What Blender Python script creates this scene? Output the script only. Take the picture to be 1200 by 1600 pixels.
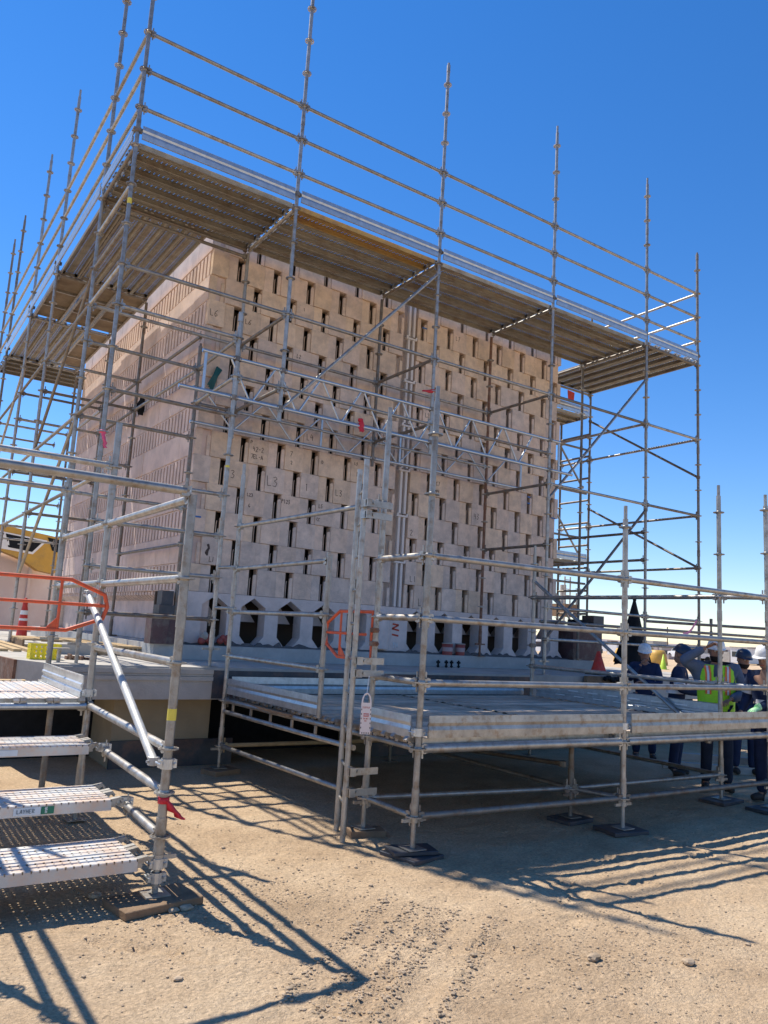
import bpy, bmesh, math, random
from mathutils import Vector, Matrix, noise
random.seed(7)
R = math.radians
sc = bpy.context.scene
for o in list(bpy.data.objects): bpy.data.objects.remove(o)

# ---------------------------------------------------------------- camera
cam_d = bpy.data.cameras.new('camera'); cam = bpy.data.objects.new('camera', cam_d)
sc.collection.objects.link(cam); sc.camera = cam
CP = Vector((-2.02, -8.773, 1.68))
yaw, pit, rol = R(33.711), R(8.765), R(3.319)
fwd = Vector((math.sin(yaw)*math.cos(pit), math.cos(yaw)*math.cos(pit), math.sin(pit)))
rgt = Vector((math.cos(yaw), -math.sin(yaw), 0)); up = rgt.cross(fwd)
r2 = math.cos(rol)*rgt + math.sin(rol)*up; u2 = -math.sin(rol)*rgt + math.cos(rol)*up
cam.matrix_world = Matrix(((r2.x, u2.x, -fwd.x, CP.x), (r2.y, u2.y, -fwd.y, CP.y), (r2.z, u2.z, -fwd.z, CP.z), (0, 0, 0, 1)))
cam_d.sensor_fit = 'VERTICAL'; cam_d.sensor_height = 36; cam_d.lens = 36*1206.46/1600
cam_d.clip_start = .05; cam_d.clip_end = 20000

# ---------------------------------------------------------------- sky, sun, exposure
SUN = Vector((-.232, .59, 1)).normalized()
el = math.asin(SUN.z); az = math.atan2(SUN.x, SUN.y)
w = bpy.data.worlds.new('World'); sc.world = w; w.use_nodes = True
nt = w.node_tree; nt.nodes.clear()
sky = nt.nodes.new('ShaderNodeTexSky'); sky.sky_type = 'NISHITA'; sky.sun_disc = False
sky.sun_elevation = el; sky.sun_rotation = az % (2*math.pi)
sky.altitude = 1200; sky.air_density = 1.15; sky.dust_density = 0.0; sky.ozone_density = 2.6
bg = nt.nodes.new('ShaderNodeBackground'); bg.inputs[1].default_value = .125
ow = nt.nodes.new('ShaderNodeOutputWorld')
hs = nt.nodes.new('ShaderNodeHueSaturation'); hs.inputs['Saturation'].default_value = 1.32
nt.links.new(sky.outputs[0], hs.inputs['Color']); tint = nt.nodes.new('ShaderNodeMix'); tint.data_type = 'RGBA'; tint.blend_type = 'MULTIPLY'; tint.inputs[0].default_value = 1; tint.inputs[7].default_value = (.96, .935, 1.07, 1)
nt.links.new(hs.outputs[0], tint.inputs[6]); nt.links.new(tint.outputs[2], bg.inputs[0]); nt.links.new(bg.outputs[0], ow.inputs[0])
sd = bpy.data.lights.new('sun', 'SUN'); sd.energy = 4.9; sd.angle = R(.53); sd.color = (1, .94, .84)
so = bpy.data.objects.new('sun', sd); sc.collection.objects.link(so)
so.rotation_euler = (-SUN).to_track_quat('-Z', 'Y').to_euler(); so.location = (0, 0, 30)
vs = sc.view_settings; vs.view_transform = 'Standard'; vs.look = 'None'; vs.exposure = 0.42; vs.gamma = 1
vs.use_curve_mapping = False
sc.render.engine = 'CYCLES'
sc.cycles.max_bounces = 8; sc.cycles.transparent_max_bounces = 16

# ---------------------------------------------------------------- materials
def mat(name, col, rough=.8, metal=0, var=.15, scale=6, bump=.0, bscale=40, col2=None, c2amt=.0, c2scale=3, rnd=.0, spec=.5, thr=.55):
    m = bpy.data.materials.new(name); m.use_nodes = True; t = m.node_tree; N = t.nodes; L = t.links
    b = N['Principled BSDF']; b.inputs['Roughness'].default_value = rough; b.inputs['Metallic'].default_value = metal
    b.inputs['Specular IOR Level'].default_value = .2 if (spec == .5 and metal == 0 and rough > .75) else spec
    tc = N.new('ShaderNodeTexCoord'); geo = N.new('ShaderNodeNewGeometry')
    n1 = N.new('ShaderNodeTexNoise'); n1.inputs['Scale'].default_value = scale; n1.inputs['Detail'].default_value = 6
    n1.inputs['Roughness'].default_value = .65
    L.new(geo.outputs['Position'], n1.inputs['Vector'])
    mr = N.new('ShaderNodeMapRange'); mr.inputs[1].default_value = .25; mr.inputs[2].default_value = .75
    mr.inputs[3].default_value = 1-var; mr.inputs[4].default_value = 1+var
    L.new(n1.outputs[0], mr.inputs[0])
    val = mr.outputs[0]
    if rnd:
        oi = N.new('ShaderNodeObjectInfo'); m2 = N.new('ShaderNodeMapRange')
        m2.inputs[3].default_value = 1-rnd; m2.inputs[4].default_value = 1+rnd
        L.new(oi.outputs['Random'], m2.inputs[0])
        mm = N.new('ShaderNodeMath'); mm.operation = 'MULTIPLY'; L.new(val, mm.inputs[0]); L.new(m2.outputs[0], mm.inputs[1]); val = mm.outputs[0]
    base = N.new('ShaderNodeRGB'); base.outputs[0].default_value = (*col, 1); cs = base.outputs[0]
    if col2:
        n2 = N.new('ShaderNodeTexNoise'); n2.inputs['Scale'].default_value = c2scale; n2.inputs['Detail'].default_value = 5
        n2.inputs['Roughness'].default_value = .7
        L.new(geo.outputs['Position'], n2.inputs['Vector'])
        r = N.new('ShaderNodeMapRange'); r.inputs[1].default_value = thr-.07; r.inputs[2].default_value = thr+.1
        r.inputs[4].default_value = c2amt; L.new(n2.outputs[0], r.inputs[0])
        mx = N.new('ShaderNodeMix'); mx.data_type = 'RGBA'; L.new(r.outputs[0], mx.inputs[0]); L.new(cs, mx.inputs[6])
        mx.inputs[7].default_value = (*col2, 1); cs = mx.outputs[2]
    vm = N.new('ShaderNodeVectorMath'); vm.operation = 'SCALE'; L.new(cs, vm.inputs[0]); L.new(val, vm.inputs['Scale'])
    L.new(vm.outputs[0], b.inputs['Base Color'])
    if bump:
        n3 = N.new('ShaderNodeTexNoise'); n3.inputs['Scale'].default_value = bscale; n3.inputs['Detail'].default_value = 5
        L.new(geo.outputs['Position'], n3.inputs['Vector'])
        bp = N.new('ShaderNodeBump'); bp.inputs['Strength'].default_value = bump; bp.inputs['Distance'].default_value = .02
        L.new(n3.outputs[0], bp.inputs['Height']); L.new(bp.outputs[0], b.inputs['Normal'])
    return m

def perforate(m, px=.06, rad=.0068, py=.04, bands=True):
    """punch round holes through the sheet, laid out on the plank's own coordinates"""
    t = m.node_tree; N = t.nodes; L = t.links
    b = N['Principled BSDF']; out = [n for n in N if n.type == 'OUTPUT_MATERIAL'][0]
    tc = N.new('ShaderNodeTexCoord'); sp = N.new('ShaderNodeSeparateXYZ'); L.new(tc.outputs['Object'], sp.inputs[0])
    def math_(op, a, bb=None, c=None):
        n = N.new('ShaderNodeMath'); n.operation = op
        for i, v in enumerate((a, bb, c)):
            if v is None: continue
            if isinstance(v, (int, float)): n.inputs[i].default_value = v
            else: L.new(v, n.inputs[i])
        return n.outputs[0]
    fx = math_('SUBTRACT', math_('FRACT', math_('DIVIDE', sp.outputs[0], px)), .5); fx = math_('MULTIPLY', fx, px)
    fy = math_('SUBTRACT', math_('FRACT', math_('DIVIDE', math_('ADD', sp.outputs[1], 10), py)), .5); fy = math_('MULTIPLY', fy, py)
    d = math_('SQRT', math_('ADD', math_('MULTIPLY', fx, fx), math_('MULTIPLY', fy, fy)))
    h = math_('LESS_THAN', d, rad)
    top = math_('GREATER_THAN', sp.outputs[2], -.012)
    a = math_('LESS_THAN', math_('ABSOLUTE', sp.outputs[1]), .145)
    h = math_('MULTIPLY', math_('MULTIPLY', h, top), a)
    if bands: h = math_('MULTIPLY', h, math_('LESS_THAN', math_('ABSOLUTE', math_('SUBTRACT', math_('ABSOLUTE', sp.outputs[1]), .088)), .036))
    tr = N.new('ShaderNodeBsdfTransparent'); mx = N.new('ShaderNodeMixShader')
    L.new(h, mx.inputs[0]); L.new(b.outputs[0], mx.inputs[1]); L.new(tr.outputs[0], mx.inputs[2]); L.new(mx.outputs[0], out.inputs[0])
    return m

M = {}
M['galv'] = mat('galvanised_steel', (.37, .355, .325), .45, .7, .3, 9, .05, 60, (.25, .18, .12), .75, 11, rnd=.16, thr=.57)
M['galv_old'] = mat('weathered_steel', (.22, .205, .18), .55, .55, .3, 9, .08, 60, (.20, .12, .07), .7, 12, rnd=.2, thr=.54)
M['galv_new'] = mat('bright_galvanised_steel', (.50, .52, .53), .38, .75, .2, 12, .03, 60, (.42, .43, .42), .5, 20, .08)
M['alu'] = mat('aluminium_tube', (.50, .54, .57), .38, .8, .12, 10)
M['tube_bright'] = mat('bright_tube', (.50, .50, .48), .6, .4, .2, 10, 0, 40, (.36, .33, .29), .6, 9)
M['rust'] = mat('rusty_steel', (.20, .10, .06), .8, .2, .35, 14, .2, 50, (.32, .27, .22), .5, 8)
M['plank'] = perforate(mat('perforated_steel_plank', (.30, .275, .225), .6, .4, .25, 7, .03, 40, (.22, .16, .11), .7, 3, rnd=.22, thr=.55))
M['plank_rusty'] = perforate(mat('perforated_mustard_plank', (.46, .30, .10), .6, .2, .25, 5, .03, 40, (.24, .14, .07), .8, 5, .1, thr=.5))
M['plank_light'] = perforate(mat('perforated_pale_plank', (.62, .61, .58), .5, .3, .18, 9, .02, 60, (.60, .46, .36), 1.0, 4.5, rnd=.06, thr=.5), rad=.006, px=.045, py=.045, bands=False)
M['ply'] = mat('plywood_deck', (.24, .19, .135), .8, 0, .25, 4, .05, 30, (.15, .10, .07), .6, 3, .2)
M['brick'] = mat('refractory_brick', (.72, .56, .445), .85, 0, .16, 7, .25, 60, (.54, .44, .365), .75, 4.5, rnd=.07, thr=.52)
M['brickB'] = mat('refractory_brick_tan', (.73, .56, .41), .85, 0, .16, 7, .25, 60, (.55, .43, .335), .75, 5, rnd=.07, thr=.52)
M['brickC'] = mat('refractory_brick_grey', (.67, .545, .455), .85, 0, .16, 7, .25, 60, (.50, .42, .365), .75, 4, rnd=.07, thr=.5)
M['brick_side'] = mat('refractory_brick_side', (.70, .545, .465), .85, 0, .12, 3, .2, 60, (.54, .43, .38), .7, 2.5, rnd=.06, thr=.52)
M['base'] = mat('cast_base_block', (.64, .56, .52), .85, 0, .14, 5, .2, 50, (.50, .45, .42), .6, 3, rnd=.05)
M['cavity_shade'] = mat('brick_cavity_shade', (.09, .07, .055), .95, 0, .1, 3)  # near-black: shade inside the hollow tower put into the colour
M['white_tube'] = mat('white_ceramic_tube', (.66, .61, .57), .6, 0, .05, 8)
M['mortar'] = mat('dark_mortar', (.12, .12, .125), .95, 0, .25, 12, .4, 40)
M['conc'] = mat('concrete', (.46, .43, .38), .9, 0, .14, 3, .2, 50, (.34, .31, .27), .6, 1.6, 0, thr=.5)
M['conc_blue'] = mat('trowelled_concrete', (.40, .40, .385), .8, 0, .14, 3, .1, 50, (.50, .49, .46), .6, 5)
M['conc_tan'] = mat('tan_concrete', (.34, .28, .19), .9, 0, .12, 4, .15, 40)
M['darksteel'] = mat('dark_steel_plate', (.07, .075, .085), .5, .4, .3, 5, .05, 30, (.18, .10, .07), .7, 2.5, thr=.55)
M['maroon'] = mat('maroon_steel', (.10, .055, .055), .6, .2, .3, 5, .1, 30, (.16, .14, .12), .7, 6)
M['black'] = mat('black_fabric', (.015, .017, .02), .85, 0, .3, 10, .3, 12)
M['wood'] = mat('timber_board', (.25, .165, .10), .85, 0, .25, 8, .25, 60, (.16, .11, .075), .6, 7)
M['wood_pale'] = mat('pale_timber', (.50, .36, .20), .85, 0, .2, 8, .15, 60)
M['orange'] = mat('orange_powder_coat', (.72, .11, .035), .55, 0, .15, 15, 0, 40, (.42, .13, .07), .7, 22, thr=.56)
M['red'] = mat('red_plastic', (.60, .045, .03), .6, 0, .18, 12, 0, 40, (.42, .12, .09), .6, 14)
M['ribbon'] = mat('red_ribbon', (.55, .012, .03), .5, 0, .2, 30)
M['pink'] = mat('pink_ribbon', (.75, .10, .22), .5, 0, .2, 30)
M['pale_pink'] = mat('faded_label', (.42, .30, .28), .7)
M['red_faded'] = mat('faded_red_plastic', (.33, .07, .055), .6, 0, .2, 20)
M['white'] = mat('white_plastic', (.8, .8, .78), .4, 0, .05, 10)
M['tagwhite'] = mat('tag_plastic', (.8, .70, .66), .45, 0, .04, 10)
M['helmet'] = mat('scuffed_white_helmet', (.76, .76, .74), .35, 0, .1, 20, 0, 40, (.45, .45, .45), .5, 25)
M['hat_navy'] = mat('navy_helmet', (.02, .03, .06), .35)
M['yellow'] = mat('machine_yellow', (.56, .32, .05), .55, 0, .15, 3, 0, 40, (.40, .25, .08), .7, 2)
M['crate'] = mat('yellow_plastic', (.78, .66, .03), .5, 0, .15, 20)
M['lime'] = mat('hi_vis_lime', (.42, .85, .03), .6, 0, .1, 15, .3, 14)
M['vis_orange'] = mat('hi_vis_orange', (.95, .22, .05), .6)
M['reflective'] = mat('silver_reflective', (.72, .70, .72), .4, .2)
M['navy'] = mat('navy_coverall', (.022, .033, .075), .85, 0, .25, 10, .5, 10)
M['shirt'] = mat('blue_grey_shirt', (.12, .15, .21), .85, 0, .15, 10, .5, 12)
M['jeans'] = mat('dark_jeans', (.025, .035, .06), .9, 0, .2, 10, .4, 12)
M['skin'] = mat('skin', (.36, .19, .125), .6, 0, .06, 20)
M['hair'] = mat('black_hair', (.012, .01, .01), .7)
M['glove'] = mat('mint_glove', (.42, .75, .40), .7, 0, .1, 20)
M['boot'] = mat('boot_leather', (.04, .032, .028), .7)
M['ink'] = mat('marker_ink', (.10, .075, .065), .85, 0, .5, 30)
M['ink_red'] = mat('red_spray_paint', (.50, .08, .05), .85)
M['blue'] = mat('blue_tape', (.02, .14, .42), .5)
M['tape_yellow'] = mat('yellow_tape', (.75, .62, .08), .5)
M['teal'] = mat('teal_hose', (.01, .09, .085), .5)
M['green'] = mat('green_sticker', (.01, .16, .09), .5)
M['sticker'] = mat('sticker_white', (.66, .70, .72), .5)
M['ink_grey'] = mat('print_grey', (.25, .30, .34), .5)
M['rock'] = mat('pebble', (.43, .325, .22), .95, 0, .45, 9, .3, 40, rnd=.2)
M['hill'] = mat('far_hills', (.44, .38, .36), 1, 0, .06, .002)  # pale tone carries the distance haze in the colour
M['carwhite'] = mat('white_car_paint', (.7, .7, .7), .3); M['glass'] = mat('dark_glass', (.03, .04, .05), .1)
M['tyre'] = mat('tyre_rubber', (.02, .02, .02), .9)
M['tank'] = mat('pale_tank', (.72, .62, .56), .8, 0, .08, .5, 0, 40, (.62, .46, .40), .5, .6)
M['conegreen'] = mat('lime_cone', (.45, .62, .04), .5)

# ground material
def ground_mat():
    m = bpy.data.materials.new('desert_sand'); m.use_nodes = True; t = m.node_tree; N = t.nodes; L = t.links
    b = N['Principled BSDF']; b.inputs['Roughness'].default_value = .95; b.inputs['Specular IOR Level'].default_value = .15
    g = N.new('ShaderNodeNewGeometry')
    def noi(s, d=8, ro=.6):
        n = N.new('ShaderNodeTexNoise'); n.inputs['Scale'].default_value = s; n.inputs['Detail'].default_value = d
        n.inputs['Roughness'].default_value = ro; L.new(g.outputs['Position'], n.inputs['Vector']); return n.outputs[0]
    cr = N.new('ShaderNodeValToRGB'); e = cr.color_ramp.elements
    e[0].position = .30; e[0].color = (.44, .305, .185, 1); e[1].position = .72; e[1].color = (.70, .53, .345, 1)
    k = e.new(.5); k.color = (.59, .425, .265, 1)
    L.new(noi(1.1, 10, .68), cr.inputs[0])
    mr = N.new('ShaderNodeMapRange'); mr.inputs[1].default_value = .3; mr.inputs[2].default_value = .7; mr.inputs[3].default_value = .66; mr.inputs[4].default_value = 1.22
    L.new(noi(38, 6, .7), mr.inputs[0])
    vm = N.new('ShaderNodeVectorMath'); vm.operation = 'SCALE'; L.new(cr.outputs[0], vm.inputs[0]); L.new(mr.outputs[0], vm.inputs['Scale'])
    # coarse dark grit gathered in patches
    pm = N.new('ShaderNodeMapRange'); pm.inputs[1].default_value = .50; pm.inputs[2].default_value = .66; L.new(noi(.9, 4, .5), pm.inputs[0])
    gm = N.new('ShaderNodeMapRange'); gm.inputs[1].default_value = .50; gm.inputs[2].default_value = .60; L.new(noi(95, 3, .8), gm.inputs[0])
    pg = N.new('ShaderNodeMath'); pg.operation = 'MULTIPLY_ADD'; L.new(pm.outputs[0], pg.inputs[0]); pg.inputs[1].default_value = .55; pg.inputs[2].default_value = .12
    pq = N.new('ShaderNodeMath'); pq.operation = 'MULTIPLY'; L.new(pg.outputs[0], pq.inputs[0]); L.new(gm.outputs[0], pq.inputs[1])
    mg = N.new('ShaderNodeMix'); mg.data_type = 'RGBA'; L.new(pq.outputs[0], mg.inputs[0]); L.new(vm.outputs[0], mg.inputs[6]); mg.inputs[7].default_value = (.24, .165, .10, 1)
    L.new(mg.outputs[2], b.inputs['Base Color'])
    ad = N.new('ShaderNodeMath'); ad.operation = 'MULTIPLY_ADD'; L.new(noi(14, 8, .7), ad.inputs[0]); ad.inputs[1].default_value = 1.0
    L.new(noi(55, 5, .7), ad.inputs[2])
    bp = N.new('ShaderNodeBump'); bp.inputs['Strength'].default_value = 1.0; bp.inputs['Distance'].default_value = .021
    L.new(ad.outputs[0], bp.inputs['Height']); L.new(bp.outputs[0], b.inputs['Normal'])
    return m
M['sand'] = ground_mat()

# ---------------------------------------------------------------- helpers
W = {}
COL = sc.collection
def link(name, data, parent=None, mtx=None):
    o = bpy.data.objects.new(name, data); COL.objects.link(o)
    mtx = mtx or Matrix.Identity(4)
    W[o.name] = mtx.copy()
    if parent is not None:
        o.parent = parent; o.matrix_basis = W[parent.name].inverted() @ mtx
    else: o.matrix_basis = mtx
    return o
def tag(o, label=None, cat=None, group=None, kind=None):
    if label: o['label'] = label
    if cat: o['category'] = cat
    if group: o['group'] = group
    if kind: o['kind'] = kind
    return o
def T(x, y=None, z=None, rz=0):
    v = Vector(x) if y is None else Vector((x, y, z))
    return Matrix.Translation(v) @ Matrix.Rotation(rz, 4, 'Z')
def thing(name, label, cat, loc=(0, 0, 0), group=None, rz=0):
    return tag(link(name, None, None, T(Vector(loc), rz=rz)), label, cat, group)
def frame(p0, p1):
    """matrix whose z axis runs p0 -> p1"""
    p0 = Vector(p0); d = Vector(p1)-p0
    q = d.to_track_quat('Z', 'Y'); return Matrix.Translation(p0) @ q.to_matrix().to_4x4(), d.length

class MB:
    def __init__(s): s.v = []; s.f = []; s.m = []; s.sm = []; s.mats = []
    def mi(s, m):
        m = M[m] if isinstance(m, str) else m
        if m not in s.mats: s.mats.append(m)
        return s.mats.index(m)
    def add(s, vs, fs, m='galv', smooth=False, mtx=None):
        b = len(s.v); k = s.mi(m)
        for v in vs:
            v = Vector(v)
            s.v.append(mtx @ v if mtx else v)
        for f in fs: s.f.append([b+i for i in f]); s.m.append(k); s.sm.append(smooth)
        return s
    def box(s, a, b, m='galv', mtx=None):
        x0, y0, z0 = a; x1, y1, z1 = b
        vs = [(x0,y0,z0),(x1,y0,z0),(x1,y1,z0),(x0,y1,z0),(x0,y0,z1),(x1,y0,z1),(x1,y1,z1),(x0,y1,z1)]
        return s.add(vs, [(3,2,1,0),(4,5,6,7),(0,1,5,4),(1,2,6,5),(2,3,7,6),(3,0,4,7)], m, False, mtx)
    def tube(s, p0, p1, r, m='galv', n=10, r1=None, caps=True):
        mt, L = frame(p0, p1); r1 = r if r1 is None else r1
        vs = []
        for k in range(n):
            a = 2*math.pi*k/n; vs.append((r*math.cos(a), r*math.sin(a), 0))
        for k in range(n):
            a = 2*math.pi*k/n; vs.append((r1*math.cos(a), r1*math.sin(a), L))
        s.add(vs, [(k, (k+1) % n, n+(k+1) % n, n+k) for k in range(n)], m, True, mt)
        if caps: s.add(vs, [tuple(range(n))[::-1], tuple(range(n, 2*n))], m, False, mt)
        return s
    def path(s, pts, r, m='galv', n=8):
        for a, b in zip(pts, pts[1:]): s.tube(a, b, r, m, n)
        for p in pts[1:-1]: s.ball(p, r, m, 8, 5)
        return s
    def lathe(s, prof, m='galv', n=16, mtx=None, smooth=True):
        vs = []; fs = []
        for r, z in prof:
            for k in range(n):
                a = 2*math.pi*k/n; vs.append((r*math.cos(a), r*math.sin(a), z))
        for i in range(len(prof)-1):
            for k in range(n): fs.append((i*n+k, i*n+(k+1) % n, (i+1)*n+(k+1) % n, (i+1)*n+k))
        return s.add(vs, fs, m, smooth, mtx)
    def ball(s, c, r, m='galv', n=10, k=6, sc_=(1, 1, 1)):
        prof = [(max(1e-4, r*math.sin(math.pi*i/k)), -r*math.cos(math.pi*i/k)) for i in range(k+1)]
        return s.lathe(prof, m, n, Matrix.Translation(Vector(c)) @ Matrix.Diagonal((*sc_, 1)))
    def prism(s, poly, y0, y1, m='galv', mtx=None, axis='y'):
        """poly in (x,z) extruded along y"""
        n = len(poly)
        P = lambda a, b, t: (a, t, b) if axis == 'y' else ((t, a, b) if axis == 'x' else (a, b, t))
        vs = [P(a, b, y0) for a, b in poly]+[P(a, b, y1) for a, b in poly]
        fs = [tuple(range(n)), tuple(range(n, 2*n))[::-1]]+[(i, n+i, n+(i+1) % n, (i+1) % n) for i in range(n)]
        return s.add(vs, fs, m, False, mtx)
    def mesh(s, name):
        me = bpy.data.meshes.new(name); me.from_pydata([tuple(v) for v in s.v], [], s.f)
        for m in s.mats: me.materials.append(m)
        me.polygons.foreach_set('material_index', s.m); me.polygons.foreach_set('use_smooth', s.sm); me.update()
        return me
    def fix(s, me):
        b = bmesh.new(); b.from_mesh(me); bmesh.ops.recalc_face_normals(b, faces=b.faces); b.to_mesh(me); b.free(); return me
    def build(s, name, parent=None, mtx=None):
        """vertices given in world space; origin put at mtx, or at the centre of the mesh"""
        if mtx is None:
            lo = [min(v[i] for v in s.v) for i in range(3)]; hi = [max(v[i] for v in s.v) for i in range(3)]
            mtx = T(((lo[0]+hi[0])/2, (lo[1]+hi[1])/2, lo[2]))
        inv = mtx.inverted(); s.v = [inv @ Vector(v) for v in s.v]
        return link(name, s.fix(s.mesh(name)), parent, mtx)
    def local(s, name):
        return s.fix(s.mesh(name))

# ================================================================= SETTING
# ---- ground: dense near the camera, sparse to the horizon
def axis(c, near, step, far):
    a = []; x = -near
    while x <= near: a.append(c+x); x += step
    e = []; d = step; x = near
    while x < far: d *= 1.35; x += d; e.append(x)
    return [c-x for x in reversed(e)]+a+[c+x for x in e]
xs = axis(1.6, 4.4, .022, 9000); ys = axis(-4.5, 2.8, .022, 9000)
FP = []
_r = random.Random(21)
for k in range(26):
    a = _r.uniform(-.5, .5) if k % 2 else 2.6+_r.uniform(-.4, .4)
    FP.append((_r.uniform(-.9, 4.6), _r.uniform(-6.4, -4.2), a))
def gz(x, y):
    d = max(abs(x-1.6)-4.2, abs(y+4.0)-3.0, 0); f = max(0, 1-d/1.2)
    if f <= 0: return 0
    v = Vector((x, y, 0))
    h = .011*noise.fractal(v*1.6, 1, 2, 4) + .007*noise.fractal(v*9, 1, 2, 4)
    h += .008*max(0, noise.noise(Vector((x*16, y*10, 2)))-.1)
    # churned tyre track at the bottom centre: flat trough, then crumbled parallel ridges
    t = (x-.2)*.8+(y+5.55)*.6; u = -(x-.2)*.6+(y+5.55)*.8
    if -1.2 < t < 1.6 and -.5 < u < .5:
        nz = .5+noise.noise(Vector((x*17, y*17, 7))); fade = max(0, min(1, (t+.9)/.5, (1.3-t)/.5))
        if -.30 < u < -.17 and t < .35: h = h*.2-.006
        for uc, wd, hh in ((-.10, .035, .026), (.02, .03, .028), (.16, .045, .022), (-.36, .05, .024), (.33, .05, .016)):
            if abs(u-uc) < wd*1.6: h += hh*fade*nz*max(0, 1-abs(u-uc)/(wd*1.6))*(1 if noise.noise(Vector((t*3, uc*9, 1))) > -.25 else .2)
    for px_, py_, pa in FP:
        ddx, ddy = x-px_, y-py_
        if abs(ddx) > .22 or abs(ddy) > .22: continue
        uu = ddx*math.cos(pa)+ddy*math.sin(pa); vv_ = -ddx*math.sin(pa)+ddy*math.cos(pa)
        q = (uu/.15)**2+(vv_/.06)**2
        if q < 1: h += -.010+.005*math.sin(uu*110)
        elif q < 1.9: h += .006*(1.9-q)
    return h*f
vs_ = [(x, y, gz(x, y)) for y in ys for x in xs]; nx = len(xs)
fs_ = [(j*nx+i, j*nx+i+1, (j+1)*nx+i+1, (j+1)*nx+i) for j in range(len(ys)-1) for i in range(nx-1)]
me = bpy.data.meshes.new('ground'); me.from_pydata(vs_, [], fs_); me.materials.append(M['sand'])
me.polygons.foreach_set('use_smooth', [True]*len(fs_)); me.update()
tag(link('ground', me), kind='structure')

# pebbles
def rockmesh(seed, sub=1):
    rr = random.Random(seed); b = bmesh.new(); bmesh.ops.create_icosphere(b, subdivisions=sub, radius=1)
    for v in b.verts:
        v.co *= .8+.35*rr.random(); v.co.z *= .6
    me = bpy.data.meshes.new('rock'); b.to_mesh(me); b.free(); me.materials.append(M['rock']); return me
peb = MB(); rr = random.Random(3)
rocks = [rockmesh(k) for k in range(6)]
rv = [([v.co.copy() for v in r.vertices], [tuple(p.vertices) for p in r.polygons]) for r in rocks]
for k in range(11500):
    q = k % 5
    if q == 0:
        t = rr.uniform(-.3, 1.3); u = rr.choice((-.10, .02, .16, -.36, .33))+rr.gauss(0, .03); x, y = .2+t*.8-u*.6, -5.55+t*.6+u*.8
    elif q == 1: x, y = rr.gauss(1.6, .6), rr.gauss(-5.7, .35)
    elif q == 2: x, y = rr.gauss(.1, .5), rr.gauss(-4.2, .4)
    else: x, y = rr.uniform(-1.2, 5.5), rr.uniform(-6.6, -2.0)
    s_ = (.003+.010*rr.random()**3 if q == 0 else .002+.008*rr.random()**4)+(.009 if rr.random() < .010 else 0)
    V, F = rv[rr.randrange(6)]
    peb.add(V, F, 'rock', False, Matrix.Translation((x, y, gz(x, y)+s_*.25)) @ Matrix.Rotation(rr.random()*6, 4, 'Z') @ Matrix.Diagonal((s_, s_, s_, 1)))
tag(peb.build('gravel', mtx=T(1, -5, 0)), 'loose gravel and pebbles strewn over the sandy ground', 'gravel', kind='stuff')
for (x, y, s_, lab) in ((1.49, -5.78, .035, 'pale flat stone lying on the open sand at the bottom centre'),
                   (1.93, -6.05, .032, 'angular tan stone at the bottom edge, right of centre'),
                   (-.60, -3.75, .035, 'dark round stone in the shadow beneath the lowest step'),
                   (-.26, -4.17, .030, 'white rounded stone touching the front edge of the wooden sole board'),
                   (-.18, -4.16, .035, 'second pale stone beside the sole board, right of the white one'),
                   (-.53, -5.02, .020, 'small white oval stone on the sand at the lower left')):
    o = link('stone', rockmesh(int(x*100+900), 2), None, Matrix.Translation((x, y, gz(x, y)+s_*.35)) @ Matrix.Diagonal((s_*1.2, s_, s_*.9, 1)))
    tag(o, lab, 'stone')

# ---- far hills on the horizon
hm = MB(); pts = []
for i in range(161):
    a = R(-40+i*.9); d = 6500
    h = 14+34*max(0, noise.noise(Vector((i*.09, 1, 0)))+.25)+ (22*max(0, math.sin((i-70)*.035)))
    pts.append((math.sin(a)*d, math.cos(a)*d, h))
vsx = [(p[0], p[1], -10) for p in pts]+[p for p in pts]+[(p[0]*1.1, p[1]*1.1, -10) for p in pts]; n = len(pts)
hm.add(vsx, [(i, i+1, n+i+1, n+i) for i in range(n-1)]+[(n+i, n+i+1, 2*n+i+1, 2*n+i) for i in range(n-1)], 'hill', True)
tag(hm.build('hills', mtx=T(0, 0, 0)), kind='structure')

# ---- foundation slab, curb and piers (all one foundation)
sl = MB()
poly = [(-.50, .50), (-.22, -.12), (13.0, -.12), (13.0, 12.5), (-.9, 12.5), (-.9, 4.0)]
sl.prism(poly, .80, 1.15, 'conc', axis='z')
o = sl.build('foundation_slab', mtx=T(0, 0, 1.15)); tag(o, kind='structure')
cb = MB(); cb.box((1.30, 1.50, 1.151), (9.95, 10.2, 1.345), 'conc_blue'); tag(cb.build('raised_curb', o), kind='structure')
ed = MB()
ed.box((-.20, -.128, .79), (13, -.122, 1.135), 'conc'); ed.box((1.50, -.135, .80), (6.6, -.129, 1.12), 'darksteel')
ed.build('edge_plate', o)
ed = MB()   # ribbed form liner under the sunlit lip
for z0, z1, d in ((1.075, 1.13, .02), (1.05, 1.07, .008), (1.0, 1.045, .022)): ed.box((-.19, -.13-d, z0), (1.50, -.128, z1), 'conc')
ed.build('ribbed_form_liner', o)
pl = MB()
pl.prism([(-.93, 4.0), (-.53, .49), (-.50, .49), (-.87, 4.0)], .86, 1.149, 'rust', axis='z'); pl.build('steel_edge', o)
pr = MB()
for a, b in ((.52, 1.66), (4.0, 5.2), (8, 9.2)): pr.box((a, .25, .0), (b, 1.1, .795), 'conc_tan'); pr.box((a-.01, .20, -.05), (b+.3, .246, .30), 'darksteel')
pr.build('support_pier', o)
bw = MB(); bw.box((-3, 1.12, -.05), (12.5, 1.3, .795), 'black'); bw.build('void_shade_panel', o)  # black sheet standing in for the shaded void under the slab

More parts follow.
